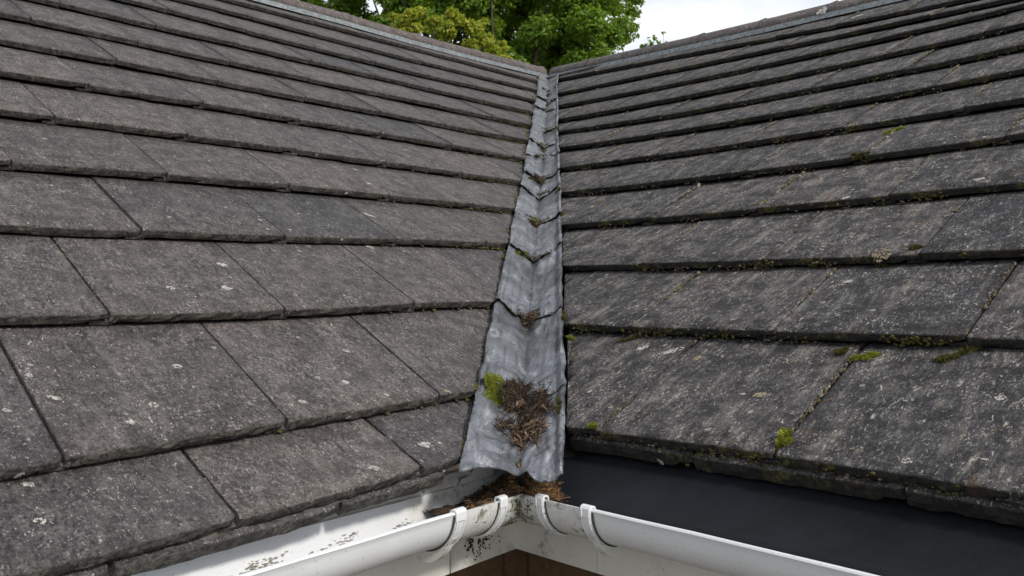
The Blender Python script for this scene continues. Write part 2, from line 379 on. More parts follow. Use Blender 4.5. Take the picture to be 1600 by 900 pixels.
# doubled course under the eaves tiles
for j in range(-5, 4):
    T0 = j-.48
    f = lambda T: LF[0](T)-.022
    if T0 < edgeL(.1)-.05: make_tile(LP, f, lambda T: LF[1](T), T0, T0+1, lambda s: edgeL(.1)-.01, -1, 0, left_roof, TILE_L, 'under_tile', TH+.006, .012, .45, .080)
for j in range(-2, 6):
    T0 = j+.56
    f = lambda T: RF[0](T)-.014
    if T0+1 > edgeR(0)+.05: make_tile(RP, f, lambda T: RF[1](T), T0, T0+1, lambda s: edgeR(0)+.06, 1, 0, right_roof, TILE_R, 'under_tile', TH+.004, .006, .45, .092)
# felt under the tiles, and the far sides of both roofs
def sheet(q, T0, T1, s0, s1, d, name, parent, mat, th=.02, cutf=None, n=12):
    mb = MB(); V = []
    for dd in (d, d-th):
        for i in range(n+1):
            s = s0+(s1-s0)*i/n
            a, b = T0, T1
            if cutf: 
                if q is LP: b = cutf(s)
                else: a = cutf(s)
            V += [pt(q, a, s, dd), pt(q, b, s, dd)]
    m_ = 2*(n+1); F = []
    for i in range(n):
        F += [(2*i, 2*i+1, 2*i+3, 2*i+2), (m_+2*i, m_+2*i+2, m_+2*i+3, m_+2*i+1), (2*i, 2*i+2, m_+2*i+2, m_+2*i), (2*i+1, m_+2*i+1, m_+2*i+3, 2*i+3)]
    F += [(0, m_, m_+1, 1), (2*n, 2*n+1, m_+2*n+1, m_+2*n)]
    return mesh(name, [W(v) for v in V], F, mat, parent)
sheet(LP, -6, 0, .42, 10.95, -.215, 'roofing_felt', left_roof, DECK, .02, lambda s: edgeL(s)+.10)
sheet(RP, 0, 8, .30, 10.7, -.215, 'roofing_felt', right_roof, DECK, .02, lambda s: edgeR(s)-.12)
# back slopes
for q, s_r, T0, T1, par in ((LP, 11.05, -6, 12.0, left_roof), (RP, 10.75, -9.2, 8, right_roof)):
    out_ = q['U'].copy(); out_[2] = 0; out_ /= np.linalg.norm(out_)
    a, b = pt(q, T0, s_r, .02), pt(q, T1, s_r, .02); dn = out_*.86-np.array([0, 0, .5])
    V = [a, b, b+dn*11, a+dn*11]; V += [v-np.array([0, 0, .05]) for v in V]
    mesh('back_slope', [W(v) for v in V], [(0, 1, 2, 3), (7, 6, 5, 4), (0, 4, 5, 1), (1, 5, 6, 2), (2, 6, 7, 3), (3, 7, 4, 0)], TILE_L if q is LP else TILE_R, par)

# ------------------------------------------------------------------ ridges
def ridge(q, sfn, Tj, label, hgt=.15, tend=None, side=-1):
    out_ = q['U'].copy(); out_[2] = 0; out_ /= np.linalg.norm(out_)
    root = empty('ridge', W(pt(q, Tj[0], sfn(Tj[0]))), label, 'ridge', 'ridge cappings along the roof tops')
    for i in range(len(Tj)-1):
        a, b = Tj[i], Tj[i+1]; n = 10; ring = []
        prof = [(-.05, .0), (-.046, .045), (-.01, .11), (.05, .168), (.12, .195), (.19, .195), (.26, .16), (.32, .10), (.37, .03)]
        for kx in range(n+1):
            T = a+.004+(b-a-.008)*kx/n; u = kx/n
            col = .018 if (u > .9 and (b-a) > .5) else 0.
            base = pt(q, T, sfn(T), 0)
            wob = .003*nz3(T*2, i, 3)
            for (o_, h_) in prof:
                ring.append(base+out_*(o_-col*.4)+np.array([0, 0, h_*(hgt/.15)+col+wob+.0012*nz3(T*4, o_*9, i)]))
            for (o_, h_) in prof[::-1]:
                ring.append(base+out_*(o_+.0)+np.array([0, 0, h_*(hgt/.15)-.035+wob]))
        m_ = len(prof)*2
        F = [(kx*m_+p, kx*m_+(p+1) % m_, (kx+1)*m_+(p+1) % m_, (kx+1)*m_+p) for kx in range(n) for p in range(m_)]
        F += [tuple(range(m_))[::-1], tuple(n*m_+p for p in range(m_))]
        o = mesh('ridge_tile', [W(v) for v in ring], F, RIDGE, root, True, frame(q, pt(q, (a+b)/2, sfn((a+b)/2))))
        o.data.set_sharp_from_angle(angle=R(50)); b_ = len(bvV); bvV.extend([W(v) for v in ring]); bvF.extend([tuple(b_+i_ for i_ in f_) for f_ in F[:-2]]); bvO.extend([o]*(len(F)-2))
    # flashing strip under the ridge tiles
    V = []; n = 60
    for kx in range(n+1):
        T = Tj[0]+(Tj[-1]-Tj[0])*kx/n; s = sfn(T); jj = .008*nz3(T*5, 9)
        base = pt(q, T, s)
        V += [base+out_*(-.085+jj)+np.array([0, 0, -.085+jj*.6]), base+out_*(-.062)+np.array([0, 0, -.004+jj*.4]), base+out_*.05+np.array([0, 0, .06]), base+out_*.05+np.array([0, 0, -.02])]
    F = [(kx*4+p, kx*4+(p+1) % 4, kx*4+4+(p+1) % 4, kx*4+4+p) for kx in range(n) for p in range(4)]
    F += [(3, 2, 1, 0), tuple(n*4+p for p in range(4))]
    mesh('flashing_strip', [W(v) for v in V], F, ZINC, root)
    return root
ridgeL = lambda T: float(np.interp(T, [2, 6.8, 8.2, 9.8, 12.1], [10.95, 10.84, 10.70, 10.73, 10.86]))
ridgeR = lambda T: float(np.interp(T, [-9.3, -5.8, -4.1, -2, 4], [11.02, 10.57, 10.46, 10.41, 10.4]))
ridge(LP, ridgeL, [1.2, 2.6, 4.0, 5.5, 7.0, 8.5, 10.0, 11.3, 12.02], 'left ridge of overlapping purplish-grey ridge tiles dropping to the top of the valley', .15)
ridge(RP, ridgeR, [-9.22, -8.1, -6.59, -5.32, -4.11, -2.9, -1.7, -.5, .7, 2], 'right ridge of purplish ridge tiles rising against the pale sky', .15)

# ------------------------------------------------------------------ lead valley
LE3 = [(-0.26, 4.21, -0.89), (-0.2, 5.1, -0.54), (-0.12, 6.31, -0.07), (-0.03, 7.55, 0.42), (0.03, 8.52, 0.8), (0.1, 9.47, 1.17), (0.15, 10.09, 1.41), (0.18, 10.95, 1.76), (0.24, 11.86, 2.12), (0.31, 12.94, 2.54), (0.38, 14.32, 3.09), (0.45, 15.33, 3.49), (0.5, 16.48, 3.94), (0.59, 18.02, 4.55)]
RE3 = [(0.25, 4.26, -0.9), (0.31, 5.05, -0.57), (0.36, 6.16, -0.13), (0.43, 7.45, 0.39), (0.48, 8.33, 0.74), (0.53, 9.32, 1.13), (0.56, 10.01, 1.41), (0.6, 10.82, 1.74), (0.63, 11.54, 2.02), (0.67, 12.46, 2.39), (0.76, 13.93, 2.98), (0.8, 14.81, 3.33), (0.86, 16.12, 3.86), (0.97, 17.5, 4.42)]
CE3 = [(0.03, 4.36, -0.915), (0.06, 5.09, -0.65), (0.11, 6.17, -0.23), (0.18, 7.35, 0.25), (0.24, 8.34, 0.65), (0.29, 9.23, 1.0), (0.33, 9.89, 1.26), (0.4, 10.97, 1.7), (0.44, 11.63, 1.95), (0.49, 12.67, 2.37), (0.58, 14.22, 2.99), (0.63, 15.11, 3.35), (0.69, 16.33, 3.83), (0.79, 18.22, 4.59)]
valley = empty('valley_flashing', W(CE3[0]), 'grey lead valley gutter of overlapping folded sheets between the two roof slopes', 'flashing')
nv = np.array([0, -.37, .93])
LE3, RE3, CE3 = map(np.array, (LE3, RE3, CE3))
for i in range(len(CE3)-1):
    lod = 0 if i < 4 else 1
    nu, nvv = (44, 26) if lod == 0 else (20, 8)
    if i == 0: nu, nvv = 56, 44
    lift = .034 if i < 6 else .022
    V = []
    for jv in range(nvv+1):
        v = jv/nvv; vv = v*1.06-.0
        for iu in range(nu+1):
            u = iu/nu*2-1
            L0 = LE3[i]+(LE3[i+1]-LE3[i])*vv; C0 = CE3[i]+(CE3[i+1]-CE3[i])*vv; R0 = RE3[i]+(RE3[i+1]-RE3[i])*vv
            if u < 0: P_ = C0+(L0-C0)*(-u); 
            else: P_ = C0+(R0-C0)*u
            wob = .027*nz3(P_[0]*3+i*3, P_[1]*3, 2)*(1 if i else 1)
            P_ = P_.copy()
            h = lift*(1-v)**1.0
            # sharp fold, sides bellied
            belly = -.010*math.sin(PI*min(abs(u), 1))
            crease = .027*abs(nz3(P_[0]*7+P_[1]*2, P_[1]*5-P_[0]*6, i*1.7, 1.0, 3))
            h += belly-.020*max(0, 1-abs(u)/.25)+wob+.8*crease*(1 if abs(u) > .05 else .2)
            if u < -.88: h += -.018*((-u-.88)/.12)**1.5+.012
            elif u < 0: h += .014*(-u)/.88
            if u > .80: h += .030*math.sin(PI*(u-.80)/.26)-.012*((u-.8)/.2)**3
            # irregular edges
            P_[0] += .012*nz3(P_[1]*4, i, 7)*max(0, abs(u)-.8)/.2
            if i == 0:      # drip end: droops over the gutter, corners lifted and torn
                dr = max(0, 1-v/.22)
                P_ += np.array([0, -.005, -.012])*dr*dr*(1-.5*max(0, -u))
                if u > .2: P_ += np.array([-.0, -.03, -.022])*dr*math.sin(PI*min(1, (u-.2)/.8))**.7
                if u < -.1: P_ += np.array([0, .03, .03])*dr*math.sin(PI*min(1, (-u-.1)/.75))
                P_[1] += .012*nz3(u*4, 1, 5)*dr
            else: P_[1] += (.045*nz3(u*2.2, i*3.1, 5)+.02*nz3(u*7, i*2.3, 8))*(1-v)**2; h += .014*nz3(u*3+i, i*1.7, 2)*(1-v)
            V.append(P_+nv*h)
    n = nu+1
    N0 = len(V); V2 = [p-nv*(.008 if i < 4 else .004) for p in V]
    F = [(j*n+k, j*n+k+1, (j+1)*n+k+1, (j+1)*n+k) for j in range(nvv) for k in range(nu)]
    F2 = [tuple(N0+a for a in f[::-1]) for f in F]
    rim = [(k+1, k, N0+k, N0+k+1) for k in range(nu)]+[(j*n, (j+1)*n, N0+(j+1)*n, N0+j*n) for j in range(nvv)]+[((j+1)*n+nu, j*n+nu, N0+j*n+nu, N0+(j+1)*n+nu) for j in range(nvv)]
    o = mesh('lead_sheet', [W(p) for p in V+V2], F+F2+rim, LEAD, valley, True, Matrix.Translation(Vector(W(CE3[i]))))
    o.data.set_sharp_from_angle(angle=R(48))
    b = len(bvV); bvV.extend([W(p) for p in V]); bvF.extend([tuple(b+a for a in f) for f in F]); bvO.extend([o]*len(F))
# torn lead flap right of the drip end and the turned-down corner on the left
def crumple(name, P, parent, mat, amp=.01, thick=.006):
    """P: grid rows of points"""
    nr, nc = len(P), len(P[0]); V = []
    fine = 5
    rows_ = []
    for i in range((nr-1)*fine+1):
        a = i/fine; i0 = min(int(a), nr-2); fa = a-i0; r_ = []
        for j in range((nc-1)*fine+1):
            b = j/fine; j0 = min(int(b), nc-2); fb = b-j0
            p = (np.array(P[i0][j0])*(1-fa)*(1-fb)+np.array(P[i0+1][j0])*fa*(1-fb)+np.array(P[i0][j0+1])*(1-fa)*fb+np.array(P[i0+1][j0+1])*fa*fb)
            p = p+np.array([amp*nz3(p[0]*14, p[1]*14, p[2]*14+k*9) for k in range(3)])
            r_.append(p)
        rows_.append(r_)
    n = len(rows_[0]); V = [p for r_ in rows_ for p in r_]; N0 = len(V); m_ = len(rows_)
    V2 = [p+np.array([0, thick, -thick*.5]) for p in V]
    F = [(j*n+k, j*n+k+1, (j+1)*n+k+1, (j+1)*n+k) for j in range(m_-1) for k in range(n-1)]
    F += [tuple(N0+a for a in f[::-1]) for f in F]
    F += [(k, N0+k, N0+k+1, k+1) for k in range(n-1)]+[((m_-1)*n+k+1, N0+(m_-1)*n+k+1, N0+(m_-1)*n+k, (m_-1)*n+k) for k in range(n-1)]
    return mesh(name, [W(p) for p in V+V2], F, mat, parent, True)

# ------------------------------------------------------------------ eaves: gutter, fascia, wall
ZG = -1.04; GC = np.array([.0455, 4.484, ZG])
aL, aR = R(38.4), R(-43.48)
dL = -np.array([math.sin(aL), math.cos(aL), 0]); dR = -np.array([math.sin(aR), math.cos(aR), 0])   # away from the corner
bis = -(dL+dR); bis /= np.linalg.norm(bis)                                                      # into the corner, away from the camera
inL = np.array([-dL[1], dL[0], 0]); inL = inL if inL@bis > 0 else -inL
inR = np.array([-dR[1], dR[0], 0]); inR = inR if inR@bis > 0 else -inR
def run(prof, d, inn, t0, t1, mitre0=True, n=1, jit=0, c=None):
    """sweep a closed profile [(inward, up)] from the mitre at the corner (t0) to t1"""
    c = GC if c is None else c; V = []; m_ = len(prof)
    # at an internal corner a point set 'a' inward starts a*cot(half angle) before the corner along d
    k = -(d@bis)/(inn@bis)
    for i in range(n+1):
        for (a, z) in prof:
            t = t0+(t1-t0)*i/n
            if mitre0 and i == 0: t = t0+0
            tt = t-(a*k if mitre0 else 0)*(1-i/n)
            V.append(c+d*tt+inn*a+np.array([0, 0, z]))
    F = [(i*m_+p, i*m_+(p+1) % m_, (i+1)*m_+(p+1) % m_, (i+1)*m_+p) for i in range(n) for p in range(m_)]
    F += [tuple(range(m_))[::-1], tuple(n*m_+p for p in range(m_))]
    return V, F
GRAD = .195
def gprofile(grow=0., th=.010, bead=True, a0=180, a1=360, n=20, depth=1.0):
    out_ = []; inn_ = []
    r = GRAD+grow
    for i in range(n+1):
        a = R(a0+(a1-a0)*i/n)
        out_.append((GRAD+r*math.cos(a), r*math.sin(a)*depth))
        inn_.append((GRAD+(r-th)*math.cos(a), (r-th)*math.sin(a)*depth))
    if bead and grow == 0:
        out_ = [(.006, .012), (-.006, .010), (-.010, .002), (-.004, -.006)]+out_[1:]
        inn_ = [(.014, .004)]+inn_[1:]
    return out_+inn_[::-1]
gutter = empty('gutter', W(GC), 'white plastic half-round gutter turning the inner corner below both roof slopes', 'gutter')
CL, CR = .50, .465           # length of the corner piece on each side
for d, inn, c0, far in ((dL, inL, CL, 4.2), (dR, inR, CR, 4.2)):
    V, F = run(gprofile(), d, inn, c0*.92, far, False, 12)
    # slight waviness of old plastic
    V = [v+np.array([0, 0, .004*nz3(v[0]*1.5, v[1]*1.5)]) for v in V]
    o = mesh('gutter_run', [W(v) for v in V], F, PVC, gutter, True, Matrix.Translation(Vector(W(GC+d*c0)))); o.data.set_sharp_from_angle(angle=R(40))
    V, F = run(gprofile(.006, .012), d, inn, 0, c0, True, 1)
    o = mesh('corner_piece', [W(v) for v in V], F, PVC_DIRTY, gutter, True, Matrix.Translation(Vector(W(GC)))); o.data.set_sharp_from_angle(angle=R(40))
def strap(d, inn, t, w_, grow=.016, name='union_clip', foot=False, mat=None):
    prof = gprofile(grow, .014, False, 176, 352, 24)
    V = []; m_ = len(prof)
    for tt in (t-w_/2, t+w_/2):
        for (a, z) in prof: V.append(GC+d*tt+inn*a+np.array([0, 0, z]))
    F = [(p, (p+1) % m_, m_+(p+1) % m_, m_+p) for p in range(m_)]+[tuple(range(m_))[::-1], tuple(m_+p for p in range(m_))]
    mb = MB(); mb.add(V, F)
    # raised rib on the edge of the strap, and the cap folded over the gutter's lip
    for tt in (t-w_/2+.006, t+w_/2-.006):
        P_ = [GC+d*tt+inn*(GRAD+(GRAD+grow+.004)*math.cos(R(a)))+np.array([0, 0, (GRAD+grow+.004)*math.sin(R(a))]) for a in range(178, 340, 9)]
        mb.tube(P_, .0045, 6, 1)
    cp = [(-.019, -.034), (-.021, .008), (-.014, .020), (.004, .024), (.020, .019), (.027, .006), (.026, -.014), (.018, -.014), (.018, .006), (.004, .013), (-.012, .010), (-.013, -.034)]
    V = [GC+d*tt+inn*a_+np.array([0, 0, z_]) for tt in (t-w_/2-.003, t+w_/2+.003) for (a_, z_) in cp]; m_ = len(cp)
    mb.add(V, [(p, (p+1) % m_, m_+(p+1) % m_, m_+p) for p in range(m_)]+[tuple(range(m_))[::-1], tuple(m_+p for p in range(m_))])
    o = mb.build(name, mat or PVC, gutter)
    for tt in (t-w_/2-.007, t+w_/2+.007):
        mg = MB(); mg.tube([GC+d*tt+inn*(GRAD+(GRAD+.0075)*math.cos(R(a)))+np.array([0, 0, (GRAD+.0075)*math.sin(R(a))]) for a in range(182, 330, 8)], .0042, 5, 1)
        mg.build('gap_grime_line', MOULD, o)  # dark tube standing in for the shaded gap and dirt beside the strap
    for v in (o,):
        md = v.modifiers.new('b', 'BEVEL'); md.width = .0008; md.segments = 2; md.limit_method = 'ANGLE'; md.angle_limit = R(50)
    if foot:
        V = []; n = 12
        for tt in (t-w_*.25, t+w_*.45):
            for i in range(n+1):
                a = R(215+i*95/n); V.append(GC+d*tt+inn*(GRAD+(GRAD+.02)*math.cos(a))+np.array([0, 0, (GRAD+.02)*math.sin(a)]))
            for i in range(n+1):
                a = R(310-i*95/n); bulge = .045*math.sin(PI*i/n)
                V.append(GC+d*tt+inn*(GRAD+.02+(GRAD+.02+bulge)*math.cos(a))+np.array([0, 0, (GRAD+.024+bulge)*math.sin(a)]))
        m_ = 2*(n+1)
        F = [(p, (p+1) % m_, m_+(p+1) % m_, m_+p) for p in range(m_)]+[tuple(range(m_))[::-1], tuple(m_+p for p in range(m_))]
        mesh('bracket_foot', [W(v) for v in V], F, PVC_FASCIA, o, True).data.set_sharp_from_angle(angle=R(40))
    return o
_mb = MB.build
def build_units(s, name, mat, parent=None, smooth=False, matrix=None): return mesh(name, [W(p) for p in s.V], s.F, mat, parent, smooth, matrix)
MB.build = build_units
strap(dL, inL, .165, .052); strap(dL, inL, .487, .066, foot=True)
strap(dR, inR, .145, .052); strap(dR, inR, .455, .058, foot=True)

fascia = empty('fascia', W(GC+bis*.6), 'white fascia boards behind and below the gutter, meeting in the corner with black mould', 'fascia')
def board(d, inn, t0, t1, a, th, z0, z1, mitre, name, parent, mat, step=0):
    prof = [(a, z0), (a+th, z0), (a+th, z1), (a, z1)]
    V, F = run(prof, d, inn, t0, t1, mitre, 1)
    return mesh(name, [W(v) for v in V], F, mat, parent)
FZ0, FZ1 = -1.504-ZG, .0
A_F = .405
def fboard(d, inn, t0, t1, mitre, mat): return board(d, inn, t0, t1, A_F, .05, FZ0, FZ1-.0, mitre, 'fascia_board', fascia, mat)
# boards start behind the mitre: positions along the run are measured at the front lip corner
fboard(dL, inL, 0, .10, True, PVC_MOULD); fboard(dL, inL, .112, 4.3, False, PVC_FASCIA)
fboard(dR, inR, 0, .16, True, PVC_FASCIA); fboard(dR, inR, .164, 4.3, False, PVC_FASCIA)

def wall(d, inn, label, t1):
    root = empty('brick_wall', W(GC+d*.3+inn*.5+np.array([0, 0, -9])), label, 'wall', 'brick walls under the eaves')
    zt = -1.48; zb = -H0/SC
    prof = [(A_F+.12, zb-ZG), (A_F+.30, zb-ZG), (A_F+.30, zt-ZG+.3), (A_F+.12, zt-ZG+.3)]
    V, F = run(prof, d, inn, 0, t1, True, 1); mesh('mortar_bed', [W(v) for v in V], F, MORTAR, root)
    me = None
    bl, bh = .72, .217
    for r_ in range(6):
        for b in range(7):
            t = -1.22+b*(bl+.033)+(bl/2 if r_ % 2 else 0)
            c = GC+d*(t+bl/2)+inn*(A_F+.15)+np.array([0, 0, zt-ZG-.02-(r_+.5)*(bh+.033)])
            mm = Matrix.Identity(4)
            nn = np.cross(d, np.array([0, 0, 1]))
            for i in range(3): mm[i][0] = d[i]; mm[i][1] = nn[i]; mm[i][2] = (0, 0, 1)[i]
            mm.translation = Vector(W(c))
            if me is None:
                mb = MB(); mb.box(c, d*bl/2, inn*.045, np.array([0, 0, bh/2])); o = mb.build('brick', BRICK, root, False, mm); me = o.data
            else:
                o = bpy.data.objects.new('brick', me); COL.objects.link(o); o.parent = root; o.matrix_local = Matrix.Translation(root.location).inverted()@mm
wall(dL, inL, 'brown brick wall in shade under the left eaves and its fascia', 6)
wall(dR, inR, 'brown brick wall in shade under the right eaves and its fascia', 6)

# dark closing boards: under the lead, and between fascia and roof felt
V = []
for i in range(len(CE3)):
    V += [LE3[i]+np.array([-.25, 0, -.20+.10]), CE3[i]+np.array([0, .05, -.16]), RE3[i]+np.array([.10, .0, -.16])]
m0 = len(V); V = [v+(np.array([0, .45, .17]) if j < 3 else 0) for j, v in enumerate(V)]
F = [(3*i+k, 3*i+k+1, 3*i+4+k, 3*i+3+k) for i in range(len(CE3)-1) for k in range(2)]; V += [v-np.array([0, 0, .03]) for v in V]
F += [tuple(m0+a for a in f[::-1]) for f in F]+[(k, m0+k, m0+k+1, k+1) for k in range(2)]
mesh('valley_board', [W(v) for v in V], F, DECK, valley)
for d, inn, hz in ((dL, inL, .07), (dR, inR, .13)):
    V, F = run([(A_F+.005, .0), (A_F+.06, .0), (A_F+.06, hz), (A_F+.005, hz)], d, inn, 0, 4.3, True, 1)
    mesh('closing_board', [W(v) for v in V], F, PVC_DIRTY if inn is inL else DECK, fascia)

# black membrane hanging from under the right-hand eaves tiles into the gutter
mv = []; n = 40
for i in range(n+1):
    T = edgeR(0)-.22+(4.5)*i/n
    p0 = pt(RP, T, RF[0](T)+.30, -.16); p1 = pt(RP, T, RF[0](T)+.02, -.175)
    t_along = (p1-GC)@dR
    lipp = GC+dR*max(t_along, .12)+inR*.028+np.array([0, 0, -.008]); mid = (p1*.5+lipp*.5)+np.array([0, 0, -.02+.012*nz3(T*1.5, 2)])
    low = lipp+np.array([0, 0, -.05])+inR*.01
    mv.append([p0, p1, p1*.72+mid*.28, mid, mid*.5+lipp*.5+np.array([0, 0, -.012]), lipp, low])
nn_ = 7; V = [p for r_ in mv for p in r_]; F = [(i*nn_+k, i*nn_+k+1, (i+1)*nn_+k+1, (i+1)*nn_+k) for i in range(n) for k in range(nn_-1)]
V2 = [p+np.array([0, 0, -.006]) for p in V]; N0 = len(V)
F += [tuple(N0+a for a in f[::-1]) for f in F]
o = mesh('eaves_membrane', [W(v) for v in V+V2], F, MEMB, None, True)
tag(o, 'smooth black roofing membrane spanning the gap between right-hand eaves tiles and gutter', 'membrane')

# ------------------------------------------------------------------ things lying on the roof
bvh = BVHTree.FromPolygons([tuple(v) for v in bvV], bvF)
def ray(x, y):
    d = np.array([(x-800)/FPX, 1, -(y-450)/FPX])@CM
    h = bvh.ray_cast(Vector((0, 0, H0)), Vector(d).normalized(), 50)
    if h[0] is None: return None
    nn = h[1]
    if nn.dot(Vector(d)) > 0: nn = -nn
    return h[0], nn, bvO[h[2]]
def basis(nrm):
    a = Vector((1, 0, 0)); a = (a-nrm*a.dot(nrm)).normalized(); b = nrm.cross(a); return a, b
def blob_verts(c, a, b, nrm, rx, ry, rz, seed, mb):
    # small faceted lump
    base = [(math.cos(k*PI/3+seed), math.sin(k*PI/3+seed)) for k in range(6)]
    V = []
    for lvl, (rr, hh) in enumerate(((1, -.2), (.85, .45))):
        for (x, y) in base:
            j = random.uniform(.7, 1.25); V.append(c+a*x*rx*rr*j+b*y*ry*rr*j+nrm*rz*hh*random.uniform(.7, 1.3))
    V.append(c+nrm*rz*random.uniform(.8, 1.1))
    F = [(k, (k+1) % 6, 6+(k+1) % 6, 6+k) for k in range(6)]+[(6+k, 6+(k+1) % 6, 12) for k in range(6)]+[(5, 4, 3, 2, 1, 0)]
    mb.add(V, F)
def mbuild(mb, name, mat, parent=None, matrix=None, smooth=False): return mesh(name, mb.V, mb.F, mat, parent, smooth, matrix)
def moss(x, y, rx, ry, h, label, mat=None, nbl=900, group='moss clumps on the tiles and lead', name='moss_clump', ang=0):
    hit = ray(x, y)
    if not hit: print('MISS', label); return
    rx *= 1.45; ry *= 1.5; h *= 1.2; nbl = int(nbl*1.6)
    c, nrm, _ = hit; up = (nrm+Vector((0, 0, .5))).normalized(); a, b = basis(nrm)
    a, b = a*math.cos(ang)+b*math.sin(ang), b*math.cos(ang)-a*math.sin(ang)
    mb = MB(); nl = max(5, nbl//110)
    lobes = [(random.uniform(-.8, .8), random.uniform(-.8, .8), random.uniform(.18, .42)) for _ in range(nl)]
    for (lx, ly, lr) in lobes: blob_verts(c+a*lx*rx+b*ly*ry, a, b, nrm, lr*rx*.9, lr*ry*.9, h*lr*1.3, lx*9, mb)
    for i in range(nbl):
        lx, ly, lr = random.choice(lobes); th = random.uniform(0, 2*PI); q = random.uniform(0, 1)**.5*random.choice((1, 1, 1.25))
        px_, py_ = lx+lr*q*math.cos(th), ly+lr*q*math.sin(th)
        hh = h*lr*1.9*math.sqrt(max(.05, 1-q*q))*random.uniform(.85, 1.15)
        p = c+a*px_*rx+b*py_*ry+nrm*hh*.8
        d = (up+a*math.cos(th)*q*.9+b*math.sin(th)*q*.9+Vector([random.uniform(-.4, .4) for _ in range(3)])).normalized()
        l_ = .0035*random.uniform(.6, 1.4)*(1+rx*12); s_ = d.orthogonal().normalized()*.0007*(1+rx*14)
        s_ = Matrix.Rotation(random.uniform(0, PI), 3, d)@s_
        mb.add([p-s_, p+s_, p+d*l_], [(0, 1, 2)])
    o = mbuild(mb, name, mat or MOSS, None, Matrix.Translation(c)); tag(o, label, 'moss', group); return o
def debris(x, y, rx, ry, h, label, n=120, pale=.3, down=None, group='plant debris caught in the valley', L_=.012, cat='debris', hit=None, root=None):
    hit = hit or ray(x, y)
    if not hit: print('MISS', label); return
    c, nrm = hit[0], hit[1]; a, b = basis(nrm)
    mb, ml = MB(), MB()
    for i in range(n):
        th = random.uniform(0, 2*PI); q = random.uniform(0, 1)**.6
        u, v = q*math.cos(th), q*math.sin(th)
        p = c+a*u*rx+b*v*ry
        hh = h*max(0, 1-q*q)*random.uniform(.15, 1.05)
        p = p+nrm*(hh+.001)
        if abs(u) > .2: p = p+Vector((0, 0, 1))*(abs(u)*rx*.25)
        d = (a*random.uniform(-1, 1)+b*random.uniform(-1, 1)+nrm*random.uniform(-.25, .45)).normalized()
        l_ = L_*random.choice((.35, .5, .8, 1.1, 1.7))*random.uniform(.7, 1.2); s_ = d.orthogonal().normalized()*l_*.25*random.uniform(-1, 1)
        mb_ = ml if random.random() < pale*.5 else mb
        mb_.tube([p-d*l_*.5, p+s_*.6, p+d*l_*.5], .0005*random.uniform(.6, 1.8)*(L_/.012)**.5, 3)
    for i in range(int(n*pale*.35)):   # curled leaf scraps
        th = random.uniform(0, 2*PI); q = random.uniform(0, .9)
        p = c+a*q*math.cos(th)*rx+b*q*math.sin(th)*ry+nrm*h*(1-q*q)*1.0
        d = (a*random.uniform(-1, 1)+b*random.uniform(-1, 1)).normalized(); e = nrm.cross(d); wd = L_*.13*random.uniform(.4, 1.5); ln = L_*random.uniform(.5, 1.1)
        V = []
        for k in range(4):
            f = k/3-.5; ww = wd*math.cos(f*2.6); lf = nrm*ln*(.35*math.cos(f*4)+random.uniform(0, .1))
            V += [p+d*ln*f+e*ww+lf, p+d*ln*f+nrm*-.0008+lf*.6, p+d*ln*f-e*ww+lf]
        ml.add(V, [(3*k+j, 3*k+j+1, 3*k+4+j, 3*k+3+j) for k in range(3) for j in range(2)])
    for i in range(max(3, n//40)):
        th = random.uniform(0, 2*PI); q = random.uniform(0, .75)
        blob_verts(c+a*q*math.cos(th)*rx+b*q*math.sin(th)*ry, a, b, nrm, rx*.25, ry*.25, h*.55*(1-q), th, mb)
    root = root or empty('plant_debris', c, label, cat, group)
    mbuild(mb, 'twigs', TWIG, root, Matrix.Translation(c))
    if ml.V: mbuild(ml, 'leaf_bits', TWIG_L, root, Matrix.Translation(c))
    return root
# big wad near the foot of the valley, moss beside it
nest = debris(808, 634, .034, .040, .006, 'largest nest of dark twigs and dead leaf stalks, trailing down the foot of the lead valley', 1700, .05, L_=.019)
for (x, y, rx, ry, h, n, pl, L_) in ((832, 634, .030, .034, .005, 600, .03, .016), (816, 622, .030, .026, .006, 700, .02, .015), (842, 626, .022, .022, .003, 110, .05, .02), (820, 612, .018, .014, .004, 120, .03, .014), (822, 658, .030, .036, .005, 620, .08, .018), (794, 668, .024, .030, .002, 90, .1, .02), (828, 680, .026, .044, .004, 170, .6, .026), (806, 690, .022, .034, .002, 60, .6, .02), (850, 640, .014, .022, .003, 40, .3, .026), (818, 640, .060, .075, .001, 90, .3, .018), (838, 668, .014, .020, .005, 40, 1.6, .02), (818, 604, .014, .016, .003, 50, .1, .016)):
    debris(x, y, rx, ry, h, None, n, pl, L_=L_, root=nest)
debris(808, 728, .004, .006, .004, 'tiny curled leaf stalk hanging on the lead drip edge above the gutter', 10, 1.2, L_=.012)
moss(773, 616, .013, .027, .007, 'bright green moss cushion left of the largest twig nest on the lead', MOSS, 4200)
